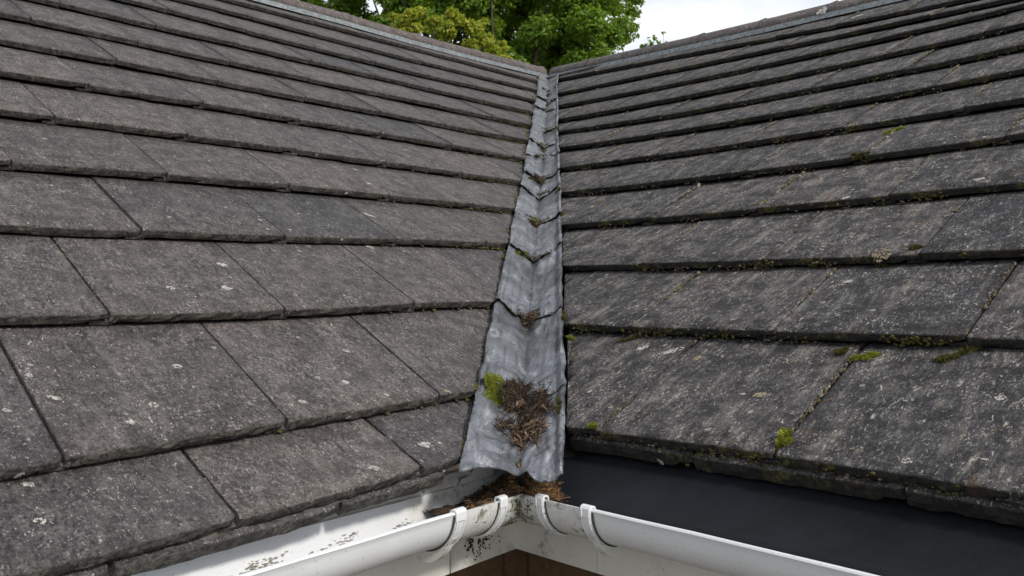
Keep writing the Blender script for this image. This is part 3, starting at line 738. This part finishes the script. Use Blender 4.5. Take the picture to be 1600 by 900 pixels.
for (x, y, rx, ry, h, n, lab, mm_) in (
    (826, 492, .013, .008, .006, 130, 'twig scraps in the first lead fold above the largest nest', 1),
    (830, 396, .013, .009, .008, 130, 'twig scraps in the second lead fold above the largest nest', 2),
    (838, 346, .012, .008, .007, 120, 'twig scraps in the third lead fold above the largest nest', 3),
    (841, 303, .011, .008, .006, 90, 'twig scraps in the fourth lead fold above the largest nest', 0),
    (843, 278, .012, .010, .006, 90, 'twig scraps in the fifth lead fold above the largest nest', 4),
    (849, 233, .010, .009, .005, 60, 'small ochre scraps on the lead, sixth fold above the largest nest', 0),
    (851, 201, .010, .010, .005, 60, 'small ochre scraps on the lead, seventh fold above the largest nest', 0),
    (855, 160, .008, .009, .004, 40, 'tiny scraps on the lead, lower of the two nearest the ridge', 0),
    (856, 145, .008, .009, .004, 40, 'tiny scraps on the lead, upper of the two nearest the ridge', 0)):
    debris(x, y+(9 if y > 290 else 5), rx*2.3, ry*2.1, h*1.5, lab, n*3, .35, L_=.013 if y > 300 else .015)
moss(826, 496, 0.0150, 0.0102, 0.0078, 'olive moss tuft among twigs in the first fold above the largest nest', MOSS_D, 420)
moss(816, 398, 0.0105, 0.0085, 0.0078, 'bright leafy moss tuft in the second fold above the largest nest', MOSS, 300)
moss(837, 347, 0.0195, 0.0102, 0.0078, 'wide green moss tuft in the third fold above the largest nest', MOSS, 420)
moss(833, 281, 0.0120, 0.0102, 0.0065, 'small green moss tuft in the fifth fold above the largest nest', MOSS_D, 200)
moss(849, 228, 0.0120, 0.0102, 0.0052, 'yellowish moss dot on the lead at the sixth fold', MOSS, 120)
moss(1221, 695, .011, .013, .011, 'yellow-green moss cushion on the lowest right-hand course at a tile joint', MOSS, 1500)
moss(1228, 692, .006, .005, .008, 'small moss tuft crowning the yellow-green cushion on the lowest right-hand course', MOSS, 300)
for (x, y, rx, ry, lab, mt) in (
    (1357, 558, .017, .006, 'bright moss strip under the second right-hand course, left of the large dark stain', MOSS),
    (1497, 557, .026, .007, 'frosty olive moss mat under the course below the sandy stone', MOSS_D),
    (1376, 411, .010, .006, 'grey-green lichen tuft under the pale yellow lichen patch', MOSS_D),
    (1316, 551, .008, .005, 'small olive moss tuft left of the bright strip under the second right-hand course', MOSS_D),
    (893, 531, .008, .003, 'lime-green moss sliver beside the lead under the second right-hand course', MOSS),
    (983, 532, .014, .003, 'thin moss strip under the second right-hand course near the lead', MOSS_D),
    (927, 667, .005, .005, 'green moss dots at the joint nearest the lead on the lowest right-hand course', MOSS),
    (1435, 388, .010, .005, 'yellow moss tuft at a joint right of the pale yellow lichen patch', MOSS_D),
    (1344, 244, .014, .006, 'ochre moss fleck above the fifth right-hand edge', MOSS_D),
    (1397, 205, .022, .006, 'yellow-green moss streak under the sixth right-hand edge', MOSS)):
    moss(x, y, rx, ry, .005, lab, mt, 420)
# moss along the lead edges
for i, (x, y, rx, ry) in enumerate(((879, 497, .006, .016), (877, 632, .006, .022), (873, 298, .008, .010), (871, 203, .010, .012), (876, 336, .005, .008))):
    moss(x, y, rx, ry, .006, '%s of five dark moss tufts along the right edge of the lead' % ('second lowest', 'lowest', 'second highest', 'topmost', 'middle')[i], MOSS_D, 380, 'moss along the right edge of the lead')

# crumbs of moss and grit: along joints on the right roof, sparser on the left, and beside the lead
mb = MB()
def crumb_at(x, y, r):
    h = ray(x, y)
    if h:
        a, b = basis(h[1]); blob_verts(h[0], a, b, h[1], r*random.uniform(.6, 1.6), r*random.uniform(.5, 1.1), r*random.uniform(.4, .8), random.random()*6, mb)
def joint_crumbs(q, fns, k, T, dens, r, side):
    f0, f1 = fns[k], fns[k+1]; s0, s1 = f0(T)+.02, f1(T)-.02; n = int(dens*(s1-s0))
    thr = random.uniform(-.25, .25); sd_ = random.random()*99
    for i in range(n):
        s = random.uniform(s0, s1)
        if nz3(s*4, sd_, 0, 1, 2) < thr: continue
        d = -(TH+.004)*(s-s0)/(s1-s0)
        p = pt(q, T+random.gauss(0, .006), s, d-.004)
        a, b, nn = Vector(q['t']), Vector(q['U']), Vector(q['n']); rr = r*random.uniform(.5, 1.5)
        blob_verts(Vector(W(p)), a, b, nn, rr*.8, rr*1.5, rr*.8, random.random()*6, mb)
for k in range(12):
    off = 0 if k % 2 == 0 else .5
    for j in range(-12, 4):
        T = j+off
        if T > edgeR(RF[k](T)+.3)+.02: joint_crumbs(RP, RF, k, T, 140 if k < 3 else 95, .0022 if k < 3 else .0032, 1)
mbuild(mb, 'joint_moss', CRUMB, right_roof, Matrix.Translation(Vector(W(pt(RP, 0, 0)))))['kind'] = 'stuff'
mb = MB()
for (k, T, dn) in ((2, 0, 45), (1, .5, 10), (1, 1.5, 12), (0, 0, 6), (1, -.5, 9)): joint_crumbs(LP, LF, k, T, dn, .0014, -1)
for k in range(1, 10):          # mossy lime along the tile tails next to the lead
    s_ = LF[k](edgeL(LF[k](5)))
    for i in range(60 if k > 2 else 15):
        Te = edgeL(LF[k](edgeL(s_))); T = Te-random.expovariate(2.2)
        if T < Te-1.6: continue
        p = pt(LP, T, LF[k](T)+random.uniform(-.004, .02), -TH-.002); rr = .0022*random.uniform(.5, 1.5)
        blob_verts(Vector(W(p)), Vector(LP['t']), Vector(LP['U']), Vector(LP['n']), rr*1.6, rr, rr*.8, random.random()*6, mb)
mbuild(mb, 'joint_moss', MOSS_D, left_roof, Matrix.Translation(Vector(W(pt(LP, 0, 0)))))['kind'] = 'stuff'
mb = MB()
for k in (0, 0, 0, 1, 1, 2, 3, 4, 5, 6, 7, 8, 9):          # moss growing on the dark tile tails of the right roof
    for j in range(-9, 5):
        for c_ in range(3 if k < 4 else 1):
            T = j+random.random(); 
            if T < edgeR(RF[k](T))+.05: continue
            for i in range(random.choice((0, 0, 5, 12, 22)) if k < 3 else random.choice((0, 0, 0, 7))):
                p = pt(RP, T+random.gauss(0, .05), RF[k](T)+random.uniform(-.008, .004), -random.uniform(.01, TH*(2.3 if k == 0 else 1.05))); rr = .0019*random.uniform(.5, 1.6)
                blob_verts(Vector(W(p)), Vector(RP['t']), -Vector(RP['n']), -Vector(RP['U']), rr*1.3, rr, rr*.6, random.random()*6, mb)
mbuild(mb, 'edge_moss', MOSS_D, right_roof, Matrix.Translation(Vector(W(pt(RP, 0, 0)))))['kind'] = 'stuff'
mb = MB()
for i in range(420):            # slime moss where the tiles meet the lead on the left
    s = random.uniform(.2, 9.5)
    if nz3(s*3, 4, 0, 1, 2) < 0: continue
    T = edgeL(s)+random.uniform(-.03, .0); fr = [k for k in range(13) if LF[k](T) < s]
    k = fr[-1] if fr else 0; d = -(TH)*(s-LF[k](T))/(LF[k+1](T)-LF[k](T)); rr = .0022*random.uniform(.5, 1.6)
    blob_verts(Vector(W(pt(LP, T, s, d))), Vector(LP['t']), Vector(LP['U']), Vector(LP['n']), rr, rr*1.6, rr, random.random()*6, mb)
mbuild(mb, 'edge_moss', MOSS_D, valley, Matrix.Translation(Vector(W(CE3[0]))))['kind'] = 'stuff'

mb, mg = MB(), MB()
for i in range(1, len(CE3)):
    n_ = 420 if i < 7 else 130
    sp_ = random.uniform(.16, .34)
    for _ in range(n_):
        u = random.gauss(random.uniform(-.06, .06), sp_)
        if abs(u) > .93: continue
        A_ = LE3 if u < 0 else RE3; up = random.expovariate(1)*.035*max(0, 1-abs(u)*1.2)+random.uniform(.0, .014)
        p = CE3[i]+(A_[i]-CE3[i])*abs(u)
        q_ = CE3[min(i+1, len(CE3)-1)]-CE3[i-1]; q_ = q_/np.linalg.norm(q_)
        if nz3(u*4, i*3.3, 1, 1, 3) < -.10: continue
        p = p+q_*(up+.045*nz3(u*2.2, i*3.1, 5))
        x_, y_, d_ = px(p+nv*.03); h_ = ray(x_, y_)
        if not h_ or 'lead' not in h_[2].name: continue
        a, b = basis(h_[1]); rr = .0016*random.uniform(.4, 1.6)*(1 if i < 5 else 1.4)
        blob_verts(h_[0], a, b, h_[1], rr*1.5, rr, rr*.7, random.random()*6, mg if nz3(u*3, i*5.1, 9, 1, 2) > .12 else mb)
for _ in range(700):            # dirt specks following the centre fold
    i = random.choice((0, 0, 0, 1, 1, 2, 2, 3, 4, 5, 6, 7, 8, 9, 10, 11)); v = random.random(); p = CE3[i]+(CE3[i+1]-CE3[i])*v
    if nz3(v*9, i, 4, 1, 2) < .05: continue
    x_, y_, d_ = px(p); h_ = ray(x_+random.gauss(0, 1.4)*6/d_, y_)
    if h_ and 'lead' in h_[2].name:
        a, b = basis(h_[1]); rr = .0011*random.uniform(.4, 1.5)*(1 if i < 4 else 1.6); blob_verts(h_[0], a, b, h_[1], rr, rr*1.6, rr*.5, random.random()*6, mb)
mbuild(mb, 'silt', TWIG, valley, Matrix.Translation(Vector(W(CE3[0]))))['kind'] = 'stuff'
mbuild(mg, 'lap_moss', MOSS_D, valley, Matrix.Translation(Vector(W(CE3[0]))))['kind'] = 'stuff'
mb = MB()
for k in range(0, 10):          # brown grit and dead moss packed along the right-hand tile tails
    for i in range(1300 if k < 3 else 700):
        T = random.uniform(-8, 3.5)
        if T < edgeR(RF[k](T))+.03 or nz3(T*2.3, k*4.7, 2, 1, 4) < .02: continue
        p = pt(RP, T, RF[k](T)+random.uniform(-.012, .004), -random.uniform(.03, TH+.012)); rr = .0016*random.uniform(.4, 1.6)
        blob_verts(Vector(W(p)), Vector(RP['t']), -Vector(RP['n']), -Vector(RP['U']), rr*1.5, rr, rr*.6, random.random()*6, mb)
mbuild(mb, 'edge_grit', CRUMB, right_roof, Matrix.Translation(Vector(W(pt(RP, 0, 0)))))['kind'] = 'stuff'

# lichen patches: thin growths, part of the tile they sit on
def lichen(x, y, r, mat, hole=0., asp=1., notch=0):
    h = ray(x, y)
    if not h: return
    c, nrm, ob = h; a, b = basis(nrm); mb = MB(); sd_ = random.random()*50
    for i in range(150):
        th = random.uniform(0, 2*PI); q = max(hole, 0)+(1-hole)*random.random()**.7
        if hole and (q < hole*1.1 or math.sin(th*1.0+sd_) > .93): continue
        if nz3(q*2*math.cos(th)+sd_, q*2*math.sin(th), 0, 1.3, 3) < -.12: continue
        q *= 1+.25*nz3(math.cos(th)*1.5, math.sin(th)*1.5, sd_, 1, 2)
        p = c+a*math.cos(th)*q*r*asp+b*math.sin(th)*q*r; rr = r*random.uniform(.08, .2); V = []; f0 = random.random()*6
        for k in range(5):
            t_ = f0+2*PI*k/5; V.append(p+a*math.cos(t_)*rr*random.uniform(.7, 1.3)+b*math.sin(t_)*rr*random.uniform(.7, 1.3)+nrm*random.uniform(.0002, .0010))
        V.append(p+nrm*.0012); mb.add(V, [(k, (k+1) % 5, 5) for k in range(5)])
    return mbuild(mb, 'lichen_patch', mat, ob, Matrix.Translation(c))
for (x, y, r, mt, ho, asp) in ((62, 815, .0055, LICHEN_W, .45, 1.2), (240, 633, .0060, LICHEN_W, .5, 1.1), (205, 660, .0055, LICHEN_W, 0, 1.2), (277, 573, .0060, LICHEN_W, .35, 1.2),
    (266, 450, .0055, LICHEN_W, .3, 1.4), (540, 598, .0060, LICHEN_W, 0, 1.1), (584, 732, .0060, LICHEN_W, .3, 1.3), (1003, 544, .0085, LICHEN_W, 0, 1.4), (1418, 720, .0060, LICHEN_W, .3, 1.2),
    (1090, 560, .0060, LICHEN_Y, 0, 1.5), (1325, 440, .006, LICHEN_W, 0, 1.5), (1376, 399, .012, LICHEN_Y, 0, 1.6), (1563, 622, .006, LICHEN_W, 0, 1.2), (47, 571, .003, LICHEN_W, 0, 1.4), (45, 587, .004, LICHEN_W, 0, 1.3),
    (1320, 310, .006, LICHEN_W, 0, 1.5), (1325, 308, .004, LICHEN_W, 0, 1), (700, 612, .006, LICHEN_Y, 0, 1), (85, 622, .005, LICHEN_W, 0, 2.), (555, 265, .0035, LICHEN_W, 0, 2), (578, 337, .006, LICHEN_W, 0, 3), (571, 334, .004, LICHEN_W, 0, 2),
    (30, 742, .004, LICHEN_W, 0, 1.4), (44, 758, .0045, LICHEN_W, 0, 1.6), (1050, 549, .009, LICHEN_W, 0, 2.5), (1340, 25, .02, LICHEN_W, 0, 1.5), (1285, 17, .022, LICHEN_W, 0, 1.2)):
    lichen(x, y, r, mt, ho, asp)
for i in range(44):
    x, y = random.uniform(10, 1590), random.uniform(150, 760)
    if 690 < x < 900: continue
    lichen(x, y, random.choice((.002, .003, .0035, .005, .0075)), random.choice((LICHEN_W, LICHEN_W, LICHEN_Y) if x > 800 else (LICHEN_W,)), random.choice((0, 0, 0, .4)), random.uniform(1, 1.6))
# stone chips
def chip(x, y, rx, ry, rz, mat, label, name='stone_chip', cat='stone', group=None):
    h = ray(x, y)
    if not h: print('MISS', label); return
    c, nrm, _ = h; a, b = basis(nrm); mb = MB(); n = 12; V = []; sd_ = random.random()*30
    for j in range(5):
        ph = -.3+j*.45
        for k in range(n):
            th = 2*PI*k/n; q = math.cos(ph)*(1+.3*nz3(math.cos(th)+sd_, math.sin(th), j*.5, 1.2, 3))
            V.append(c+a*rx*q*math.cos(th)+b*ry*q*math.sin(th)+nrm*rz*(math.sin(ph)+.15*nz3(math.cos(th)*2, math.sin(th)*2, j+sd_)))
    F = [(j*n+k, j*n+(k+1) % n, (j+1)*n+(k+1) % n, (j+1)*n+k) for j in range(4) for k in range(n)]+[tuple(4*n+k for k in range(n)), tuple(range(n))[::-1]]
    o = mesh(name, V, F, mat, None, False, Matrix.Translation(c)); tag(o, label, cat, group); return o
chip(1479, 534, .013, .006, .007, STONE, 'sandy orange stone chip lodged on a tile edge at the right, under a joint')
chip(1285, 618, .005, .004, .003, STONE, 'small cream stone chip in a joint of the lowest right-hand course')
chip(1295, 625, .009, .002, .0015, TWIG_L, 'thin tan wood splinter beside the cream chip on the lowest right-hand course', 'wood_splinter', 'splinter')
chip(893, 557, .006, .003, .003, TWIG_L, 'rust-brown dead leaf scrap beside the lead on the lowest right-hand course', 'leaf_scrap', 'leaf')
# mortar lumps packed between eaves tile and under-tile
for q, F0, Ts, par, dd in ((RP, RF[0], (.30, .36, .62, .78, 1.22, 1.52, 1.60, 1.78, 2.05), right_roof, -TH-.012), (LP, LF[0], (-.1, .02, .36, .47, .9, 1.1), left_roof, -TH-.006)):
    for T in Ts:
        c = Vector(W(pt(q, T, F0(T)+.02, dd-.006))); mb = MB()
        for e in range(3): blob_verts(c+Vector(q['t'])*random.uniform(-.008, .008), Vector(q['t']), -Vector(q['n']), -Vector(q['U']), .0075*random.uniform(.6, 1.4), .0035, .006, random.random()*5, mb)
        mbuild(mb, 'mortar_lump', GREYSTONE, par, Matrix.Translation(c))

# lead scraps at the right corner of the drip end, turned-down lead at the left
def unit(x, y, dep):      # point at a given distance in front of the camera
    return np.array([(x-800)/FPX, 1, -(y-450)/FPX])@CM*dep
crumple('lead_flap', [[unit(716, 738, 4.24), unit(736, 742, 4.30)], [unit(712, 752, 4.22), unit(722, 748, 4.3)], [unit(709, 768, 4.20), unit(718, 757, 4.3)]], valley, LEAD, .006)

# leaf litter heap in the gutter's corner
lc = GC+bis*.10+np.array([0, 0, -.02])
mbt, mbl, core = MB(), MB(), MB()
def heap_h(x, y):     # x across (camera right), y depth, in units relative to the corner
    return .085*math.exp(-(x/.17)**2)-.02
for i in range(3200):
    side = random.random() < .5; d_, in_ = (dL, inL) if side else (dR, inR)
    t = abs(random.gauss(0, .17 if side else .13)); t = min(t, .36 if side else .34); a_ = random.uniform(.01, .36)
    tm = t-a_*.87
    p = GC+d_*tm+in_*a_; hx = abs(p[0]-GC[0]); top = (.150*math.exp(-((p[0]-GC[0]-.07)/.16)**2)+.01)*min(1, a_/.15)**.8-.055-.012*abs(a_-.15)/.15+.02*nz3(p[0]*9, p[1]*9)
    p = p+np.array([0, 0, top+random.uniform(-.015, .012)])
    pw = Vector(W(p)); d = Vector([random.uniform(-1, 1), random.uniform(-1, 1), random.uniform(-.3, .3)]).normalized(); l_ = random.uniform(.004, .016)
    tgt = mbl if random.random() < (.22 if abs(hx-.12) > .1 else .4) else mbt
    tgt.tube([pw-d*l_*.5, pw+Vector([random.uniform(-.002, .002) for _ in range(3)]), pw+d*l_*.5], random.uniform(.0004, .0009), 3)
    if random.random() < .10:
        e = d.orthogonal().normalized()*random.uniform(.002, .005); mbl.add([pw-d*.006-e, pw+d*.006-e*.5, pw+d*.005+e, pw-d*.006+e*.6], [(0, 1, 2, 3)])
for i in range(1300):
    x_ = random.gauss(.05, .11); a_ = random.uniform(.02, .16); d_, in_ = (dL, inL) if x_ < 0 else (dR, inR)
    t = abs(x_)/abs(d_[0]); p = GC+d_*(t-a_*.87*0)+in_*a_*.6; p = p+np.array([0, 0, (.150*math.exp(-((p[0]-GC[0]-.07)/.16)**2)+.01)*min(1, a_*.6/.15)**.8-.05+random.uniform(-.008, .012)])
    pw = Vector(W(p)); d = Vector([random.uniform(-1, 1), random.uniform(-.6, .6), random.uniform(-.3, .3)]).normalized(); l_ = random.uniform(.003, .014)
    (mbl if random.random() < .75 else mbt).tube([pw-d*l_*.5, pw+Vector([random.uniform(-.002, .002) for _ in range(3)]), pw+d*l_*.5], random.uniform(.0003, .0008), 3)
V = []; nx_, ny_ = 30, 10
for side, d_, in_, tmax in ((0, dL, inL, .36), (1, dR, inR, .34)):
    b0 = len(V); VV = []
    for i in range(nx_+1):
        for j in range(ny_+1):
            a_ = .012+.345*j/ny_; t = tmax*i/nx_-a_*.87*(1-i/nx_)
            p = GC+d_*t+in_*a_; hx = abs(p[0]-GC[0]); p = p+np.array([0, 0, (.145*math.exp(-((p[0]-GC[0]-.07)/.16)**2)+.01)*min(1, a_/.15)**.8-.062-.02*abs(a_-.15)/.15+.025*nz3(p[0]*12, p[1]*12)])
            VV.append(p)
    FF = [(i*(ny_+1)+j, i*(ny_+1)+j+1, (i+1)*(ny_+1)+j+1, (i+1)*(ny_+1)+j) for i in range(nx_) for j in range(ny_)]
    core.add([W(p) for p in VV], FF)
litter = empty('leaf_litter', W(GC+bis*.2), 'heap of brown rotting leaf litter filling the corner of the white gutter', 'leaf litter')
mbuild(core, 'litter_bed', plain('rotting litter', (.055, .035, .022), .95, 150, .6, .004), litter, Matrix.Translation(Vector(W(GC))))
mbuild(mbt, 'twigs', TWIG, litter, Matrix.Translation(Vector(W(GC)))); mbuild(mbl, 'leaf_bits', island('orange brown litter', [(.20, .11, .05), (.30, .18, .09), (.12, .065, .03), (.25, .14, .06), (.07, .04, .025)], .85), litter, Matrix.Translation(Vector(W(GC))))
# sludge line inside the left gutter
mb = MB()
for i in range(11000):
    t = random.uniform(.45, 3.4); a_ = random.gauss(.300, .03)+.025*nz3(t*3, 2, 2)
    if a_ > .36 or nz3(t*4, a_*22, 3, 1, 4) < .0: continue
    z = -math.sqrt(max(0, (GRAD-.012)**2-(a_-GRAD)**2)); rr = .0012*random.uniform(.3, 1.5)
    blob_verts(Vector(W(GC+dL*t+inL*a_+np.array([0, 0, z+.002]))), Vector(dL), Vector(inL), Vector((0, 0, 1)), rr*2.2, rr*1.2, rr*.4, random.random()*6, mb)
o = mbuild(mb, 'silt', island('grey silt', [(.34, .32, .27), (.20, .18, .14), (.42, .41, .37), (.27, .25, .2)], .95), gutter, Matrix.Translation(Vector(W(GC)))); o['kind'] = 'stuff'
# black mould on the mitred fascia board and the mouldy board end behind the gutter
mb, mb2 = MB(), MB()
for cx, cz, n_, sx in ((.17, -.29, 1100, .045), (.22, -.33, 420, .025), (.08, -.33, 70, .04), (.0, -.33, 60, .02)):
    for i in range(n_):
        t = cx+random.gauss(0, sx); z = cz+random.gauss(0, .05)
        if z < FZ0+.02: continue
        if nz3(t*22, z*22, 5, 1, 3) < .02: continue
        rr = .0013*random.uniform(.3, 1.7)
        blob_verts(Vector(W(GC+dL*(t-.30)+inL*(A_F-.0005)+np.array([0, 0, z]))), Vector(dL), Vector((0, 0, 1)), -Vector(inL), rr*1.1, rr, rr*.25, random.random()*6, mb)
for i in range(500):     # algae on the outside of the corner piece
    d_, in_ = ((dL, inL), (dR, inR))[i % 2]; ang = R(random.uniform(185, 285)); t = abs(random.gauss(0, .05)); a_ = GRAD+(GRAD+.0065)*math.cos(ang); z = (GRAD+.0065)*math.sin(ang)
    if nz3(t*16, z*16, 5+i % 2, 1, 3) < -.02: continue
    rr = .0011*random.uniform(.4, 1.5); nn_ = Vector(in_*math.cos(ang)+np.array([0, 0, math.sin(ang)]))
    blob_verts(Vector(W(GC+d_*(t-a_*.87+.01)+in_*a_+np.array([0, 0, z]))), Vector(d_), nn_.cross(Vector(d_)), nn_, rr, rr*1.8, rr*.2, random.random()*6, mb2)
mbuild(mb2, 'algae', MOSS_D, gutter, Matrix.Translation(Vector(W(GC))))['kind'] = 'stuff'
mbuild(mb, 'mould', MOULD, fascia, Matrix.Translation(Vector(W(GC+bis*.6))))['kind'] = 'stuff'

# ------------------------------------------------------------------ trees beyond the roof
def tree(name, base, trunk_h, blobs, nleaf, lsize, mat, label, group, limbs=9, seed=1, cat='tree', lt=.06):
    rs = random.Random(seed); root = empty(name, base, label, cat, group)
    b0 = Vector(base); mb = MB()
    top = b0+Vector((0, 0, trunk_h)); mb.tube([b0, b0*.5+top*.5+Vector((.1, 0, 0)), top], .22 if trunk_h > 2 else .08, 10, .6)
    for (c, r_) in rs.sample(blobs, min(limbs*3, len(blobs))):
        c = Vector(c); st = b0+(top-b0)*rs.uniform(.6, 1); mid = st*.5+c*.5+Vector((rs.uniform(-.3, .3), rs.uniform(-.3, .3), -.2))
        mb.tube([st, mid, c], lt, 6, .15)
    mbuild(mb, 'trunk', BARK, root, Matrix.Translation(b0))
    V = np.zeros((nleaf*4, 3)); k = 0
    wts = np.array([r_**2.2 for _, r_ in blobs]); wts /= wts.sum(); rg = np.random.default_rng(seed)
    which = rg.choice(len(blobs), nleaf, p=wts); C_ = np.array([c for c, _ in blobs])[which]; R_ = np.array([r_ for _, r_ in blobs])[which]
    dv = rg.normal(size=(nleaf, 3)); dv /= np.linalg.norm(dv, axis=1)[:, None]
    rad = R_*(rg.uniform(0, 1, nleaf)**.38)*rg.uniform(.85, 1.12, nleaf)
    P_ = C_+dv*rad[:, None]*np.array([1, 1, .72])
    nr_ = dv*.7+rg.normal(size=(nleaf, 3))*.55+np.array([0, -.1, .6]); nr_ /= np.linalg.norm(nr_, axis=1)[:, None]
    t1 = np.cross(nr_, rg.normal(size=(nleaf, 3))); t1 /= np.linalg.norm(t1, axis=1)[:, None]; t2 = np.cross(nr_, t1)
    ls = lsize*rg.uniform(.6, 1.35, nleaf)[:, None]
    V[0::4] = P_-t1*ls; V[1::4] = P_+t2*ls*.55+nr_*ls*.12; V[2::4] = P_+t1*ls; V[3::4] = P_-t2*ls*.55+nr_*ls*.12
    F = np.arange(nleaf*4).reshape(-1, 4)
    me = bpy.data.meshes.new('crown'); me.vertices.add(nleaf*4); me.vertices.foreach_set('co', (V-np.array(base)).ravel())
    me.loops.add(nleaf*4); me.loops.foreach_set('vertex_index', F.ravel()); me.polygons.add(nleaf)
    me.polygons.foreach_set('loop_start', np.arange(0, nleaf*4, 4)); me.update(calc_edges=True); me.materials.append(mat)
    o = bpy.data.objects.new('crown', me); COL.objects.link(o); o.parent = root
    return root
def P3(x, y, dep):   # a spot in the garden beyond, dep metres off
    d = np.array([(x-800)/FPX, 1, -(y-450)/FPX])@CM; return Vector((0, 0, H0))+Vector(d)*dep
def crown_blobs(spec, dep, spread, rmul, rs, inner=2):
    out_ = []
    for (x, y, r_) in spec:
        c = P3(x, y, dep+rs.uniform(-spread, spread)); rr = r_*dep/FPX
        for _ in range(inner):
            v = Vector([rs.gauss(0, 1) for _ in range(3)]).normalized()*rr*rs.uniform(.2, .7)
            out_.append((tuple(c+v), rr*rs.uniform(.35, .6)*rmul))
        out_.append((tuple(c), rr*.6))
    return out_
rs = random.Random(3)
spec = []
for _ in range(330):
    x = rs.uniform(470, 950); top = -330+((x-720)/300)**2*150; y = rs.uniform(top, 150); spec.append((x, y, rs.uniform(28, 60)))
for (x, y) in ((930, -30), (950, 0), (965, 15), (975, 35), (960, 55), (945, 70), (920, 60), (900, 40), (985, 5), (980, -20), (960, -70), (930, -110), (940, 90), (905, 95), (870, 80), (975, 60), (990, 20)):
    spec.append((x, y, 24))
tree('broadleaf_tree', tuple(P3(730, 450, 13)-Vector((0, 0, H0))), 4.2, crown_blobs(spec, 13, 1.5, 1, rs), 300000, .038, LEAFG, 'large dark green broadleaf tree filling the gap above the meeting of the two ridges', None, 12, 5)
spec = []
for (x, y, r_) in ((632, 30, 20), (655, 20, 22), (648, 45, 24), (675, 35, 22), (700, 50, 24), (715, 30, 22), (740, 45, 24), (735, 70, 26), (760, 60, 22), (770, 80, 24), (785, 75, 18), (790, 95, 20), (620, 55, 22), (690, 80, 30), (650, 80, 30), (730, 100, 36), (770, 120, 36), (680, 120, 40), (755, 35, 12), (612, 25, 12), (700, 22, 10), (800, 110, 24)):
    spec.append((x, y, r_))
for _ in range(26): spec.append((rs.uniform(610, 800), rs.uniform(120, 330), 40))
tree('yellow_green_tree', tuple(P3(710, 450, 9.5)-Vector((0, 0, H0))), 2.6, crown_blobs(spec, 9.5, .35, 1, rs), 42000, .025, LEAFY, 'smaller yellow-green leaved tree in front of the dark tree, above the left ridge', None, 10, 8)
spec = [(1014, 62, 6), (1022, 58, 6), (1036, 52, 5), (1018, 68, 7), (1006, 72, 8), (1030, 66, 6), (1040, 66, 5)]
for _ in range(14): spec.append((rs.uniform(990, 1060), rs.uniform(85, 220), 20))
tree('sapling', tuple(P3(1022, 450, 11)-Vector((0, 0, H0))), 3.5, crown_blobs(spec, 11, .2, 1, rs), 2600, .032, LEAFG, 'wispy twig tips of a sapling poking above the right ridge against the sky', None, 8, 9, 'sapling', .012)
# scrub and hedge mass further back, keeps the horizon green between the roofs
# ground
gv = []; n = 40
for i in range(n+1):
    for j in range(n+1):
        x = (i/n-.5)*2; y = (j/n-.5)*2; X, Y = math.copysign(abs(x)**2.2, x)*900, math.copysign(abs(y)**2.2, y)*900
        gv.append((X, Y, 0+.0*X))
o = mesh('ground', gv, [(i*(n+1)+j, (i+1)*(n+1)+j, (i+1)*(n+1)+j+1, i*(n+1)+j+1) for i in range(n) for j in range(n)], GROUND_BOUNCE, None, False, Matrix.Identity(4)); o['kind'] = 'structure'
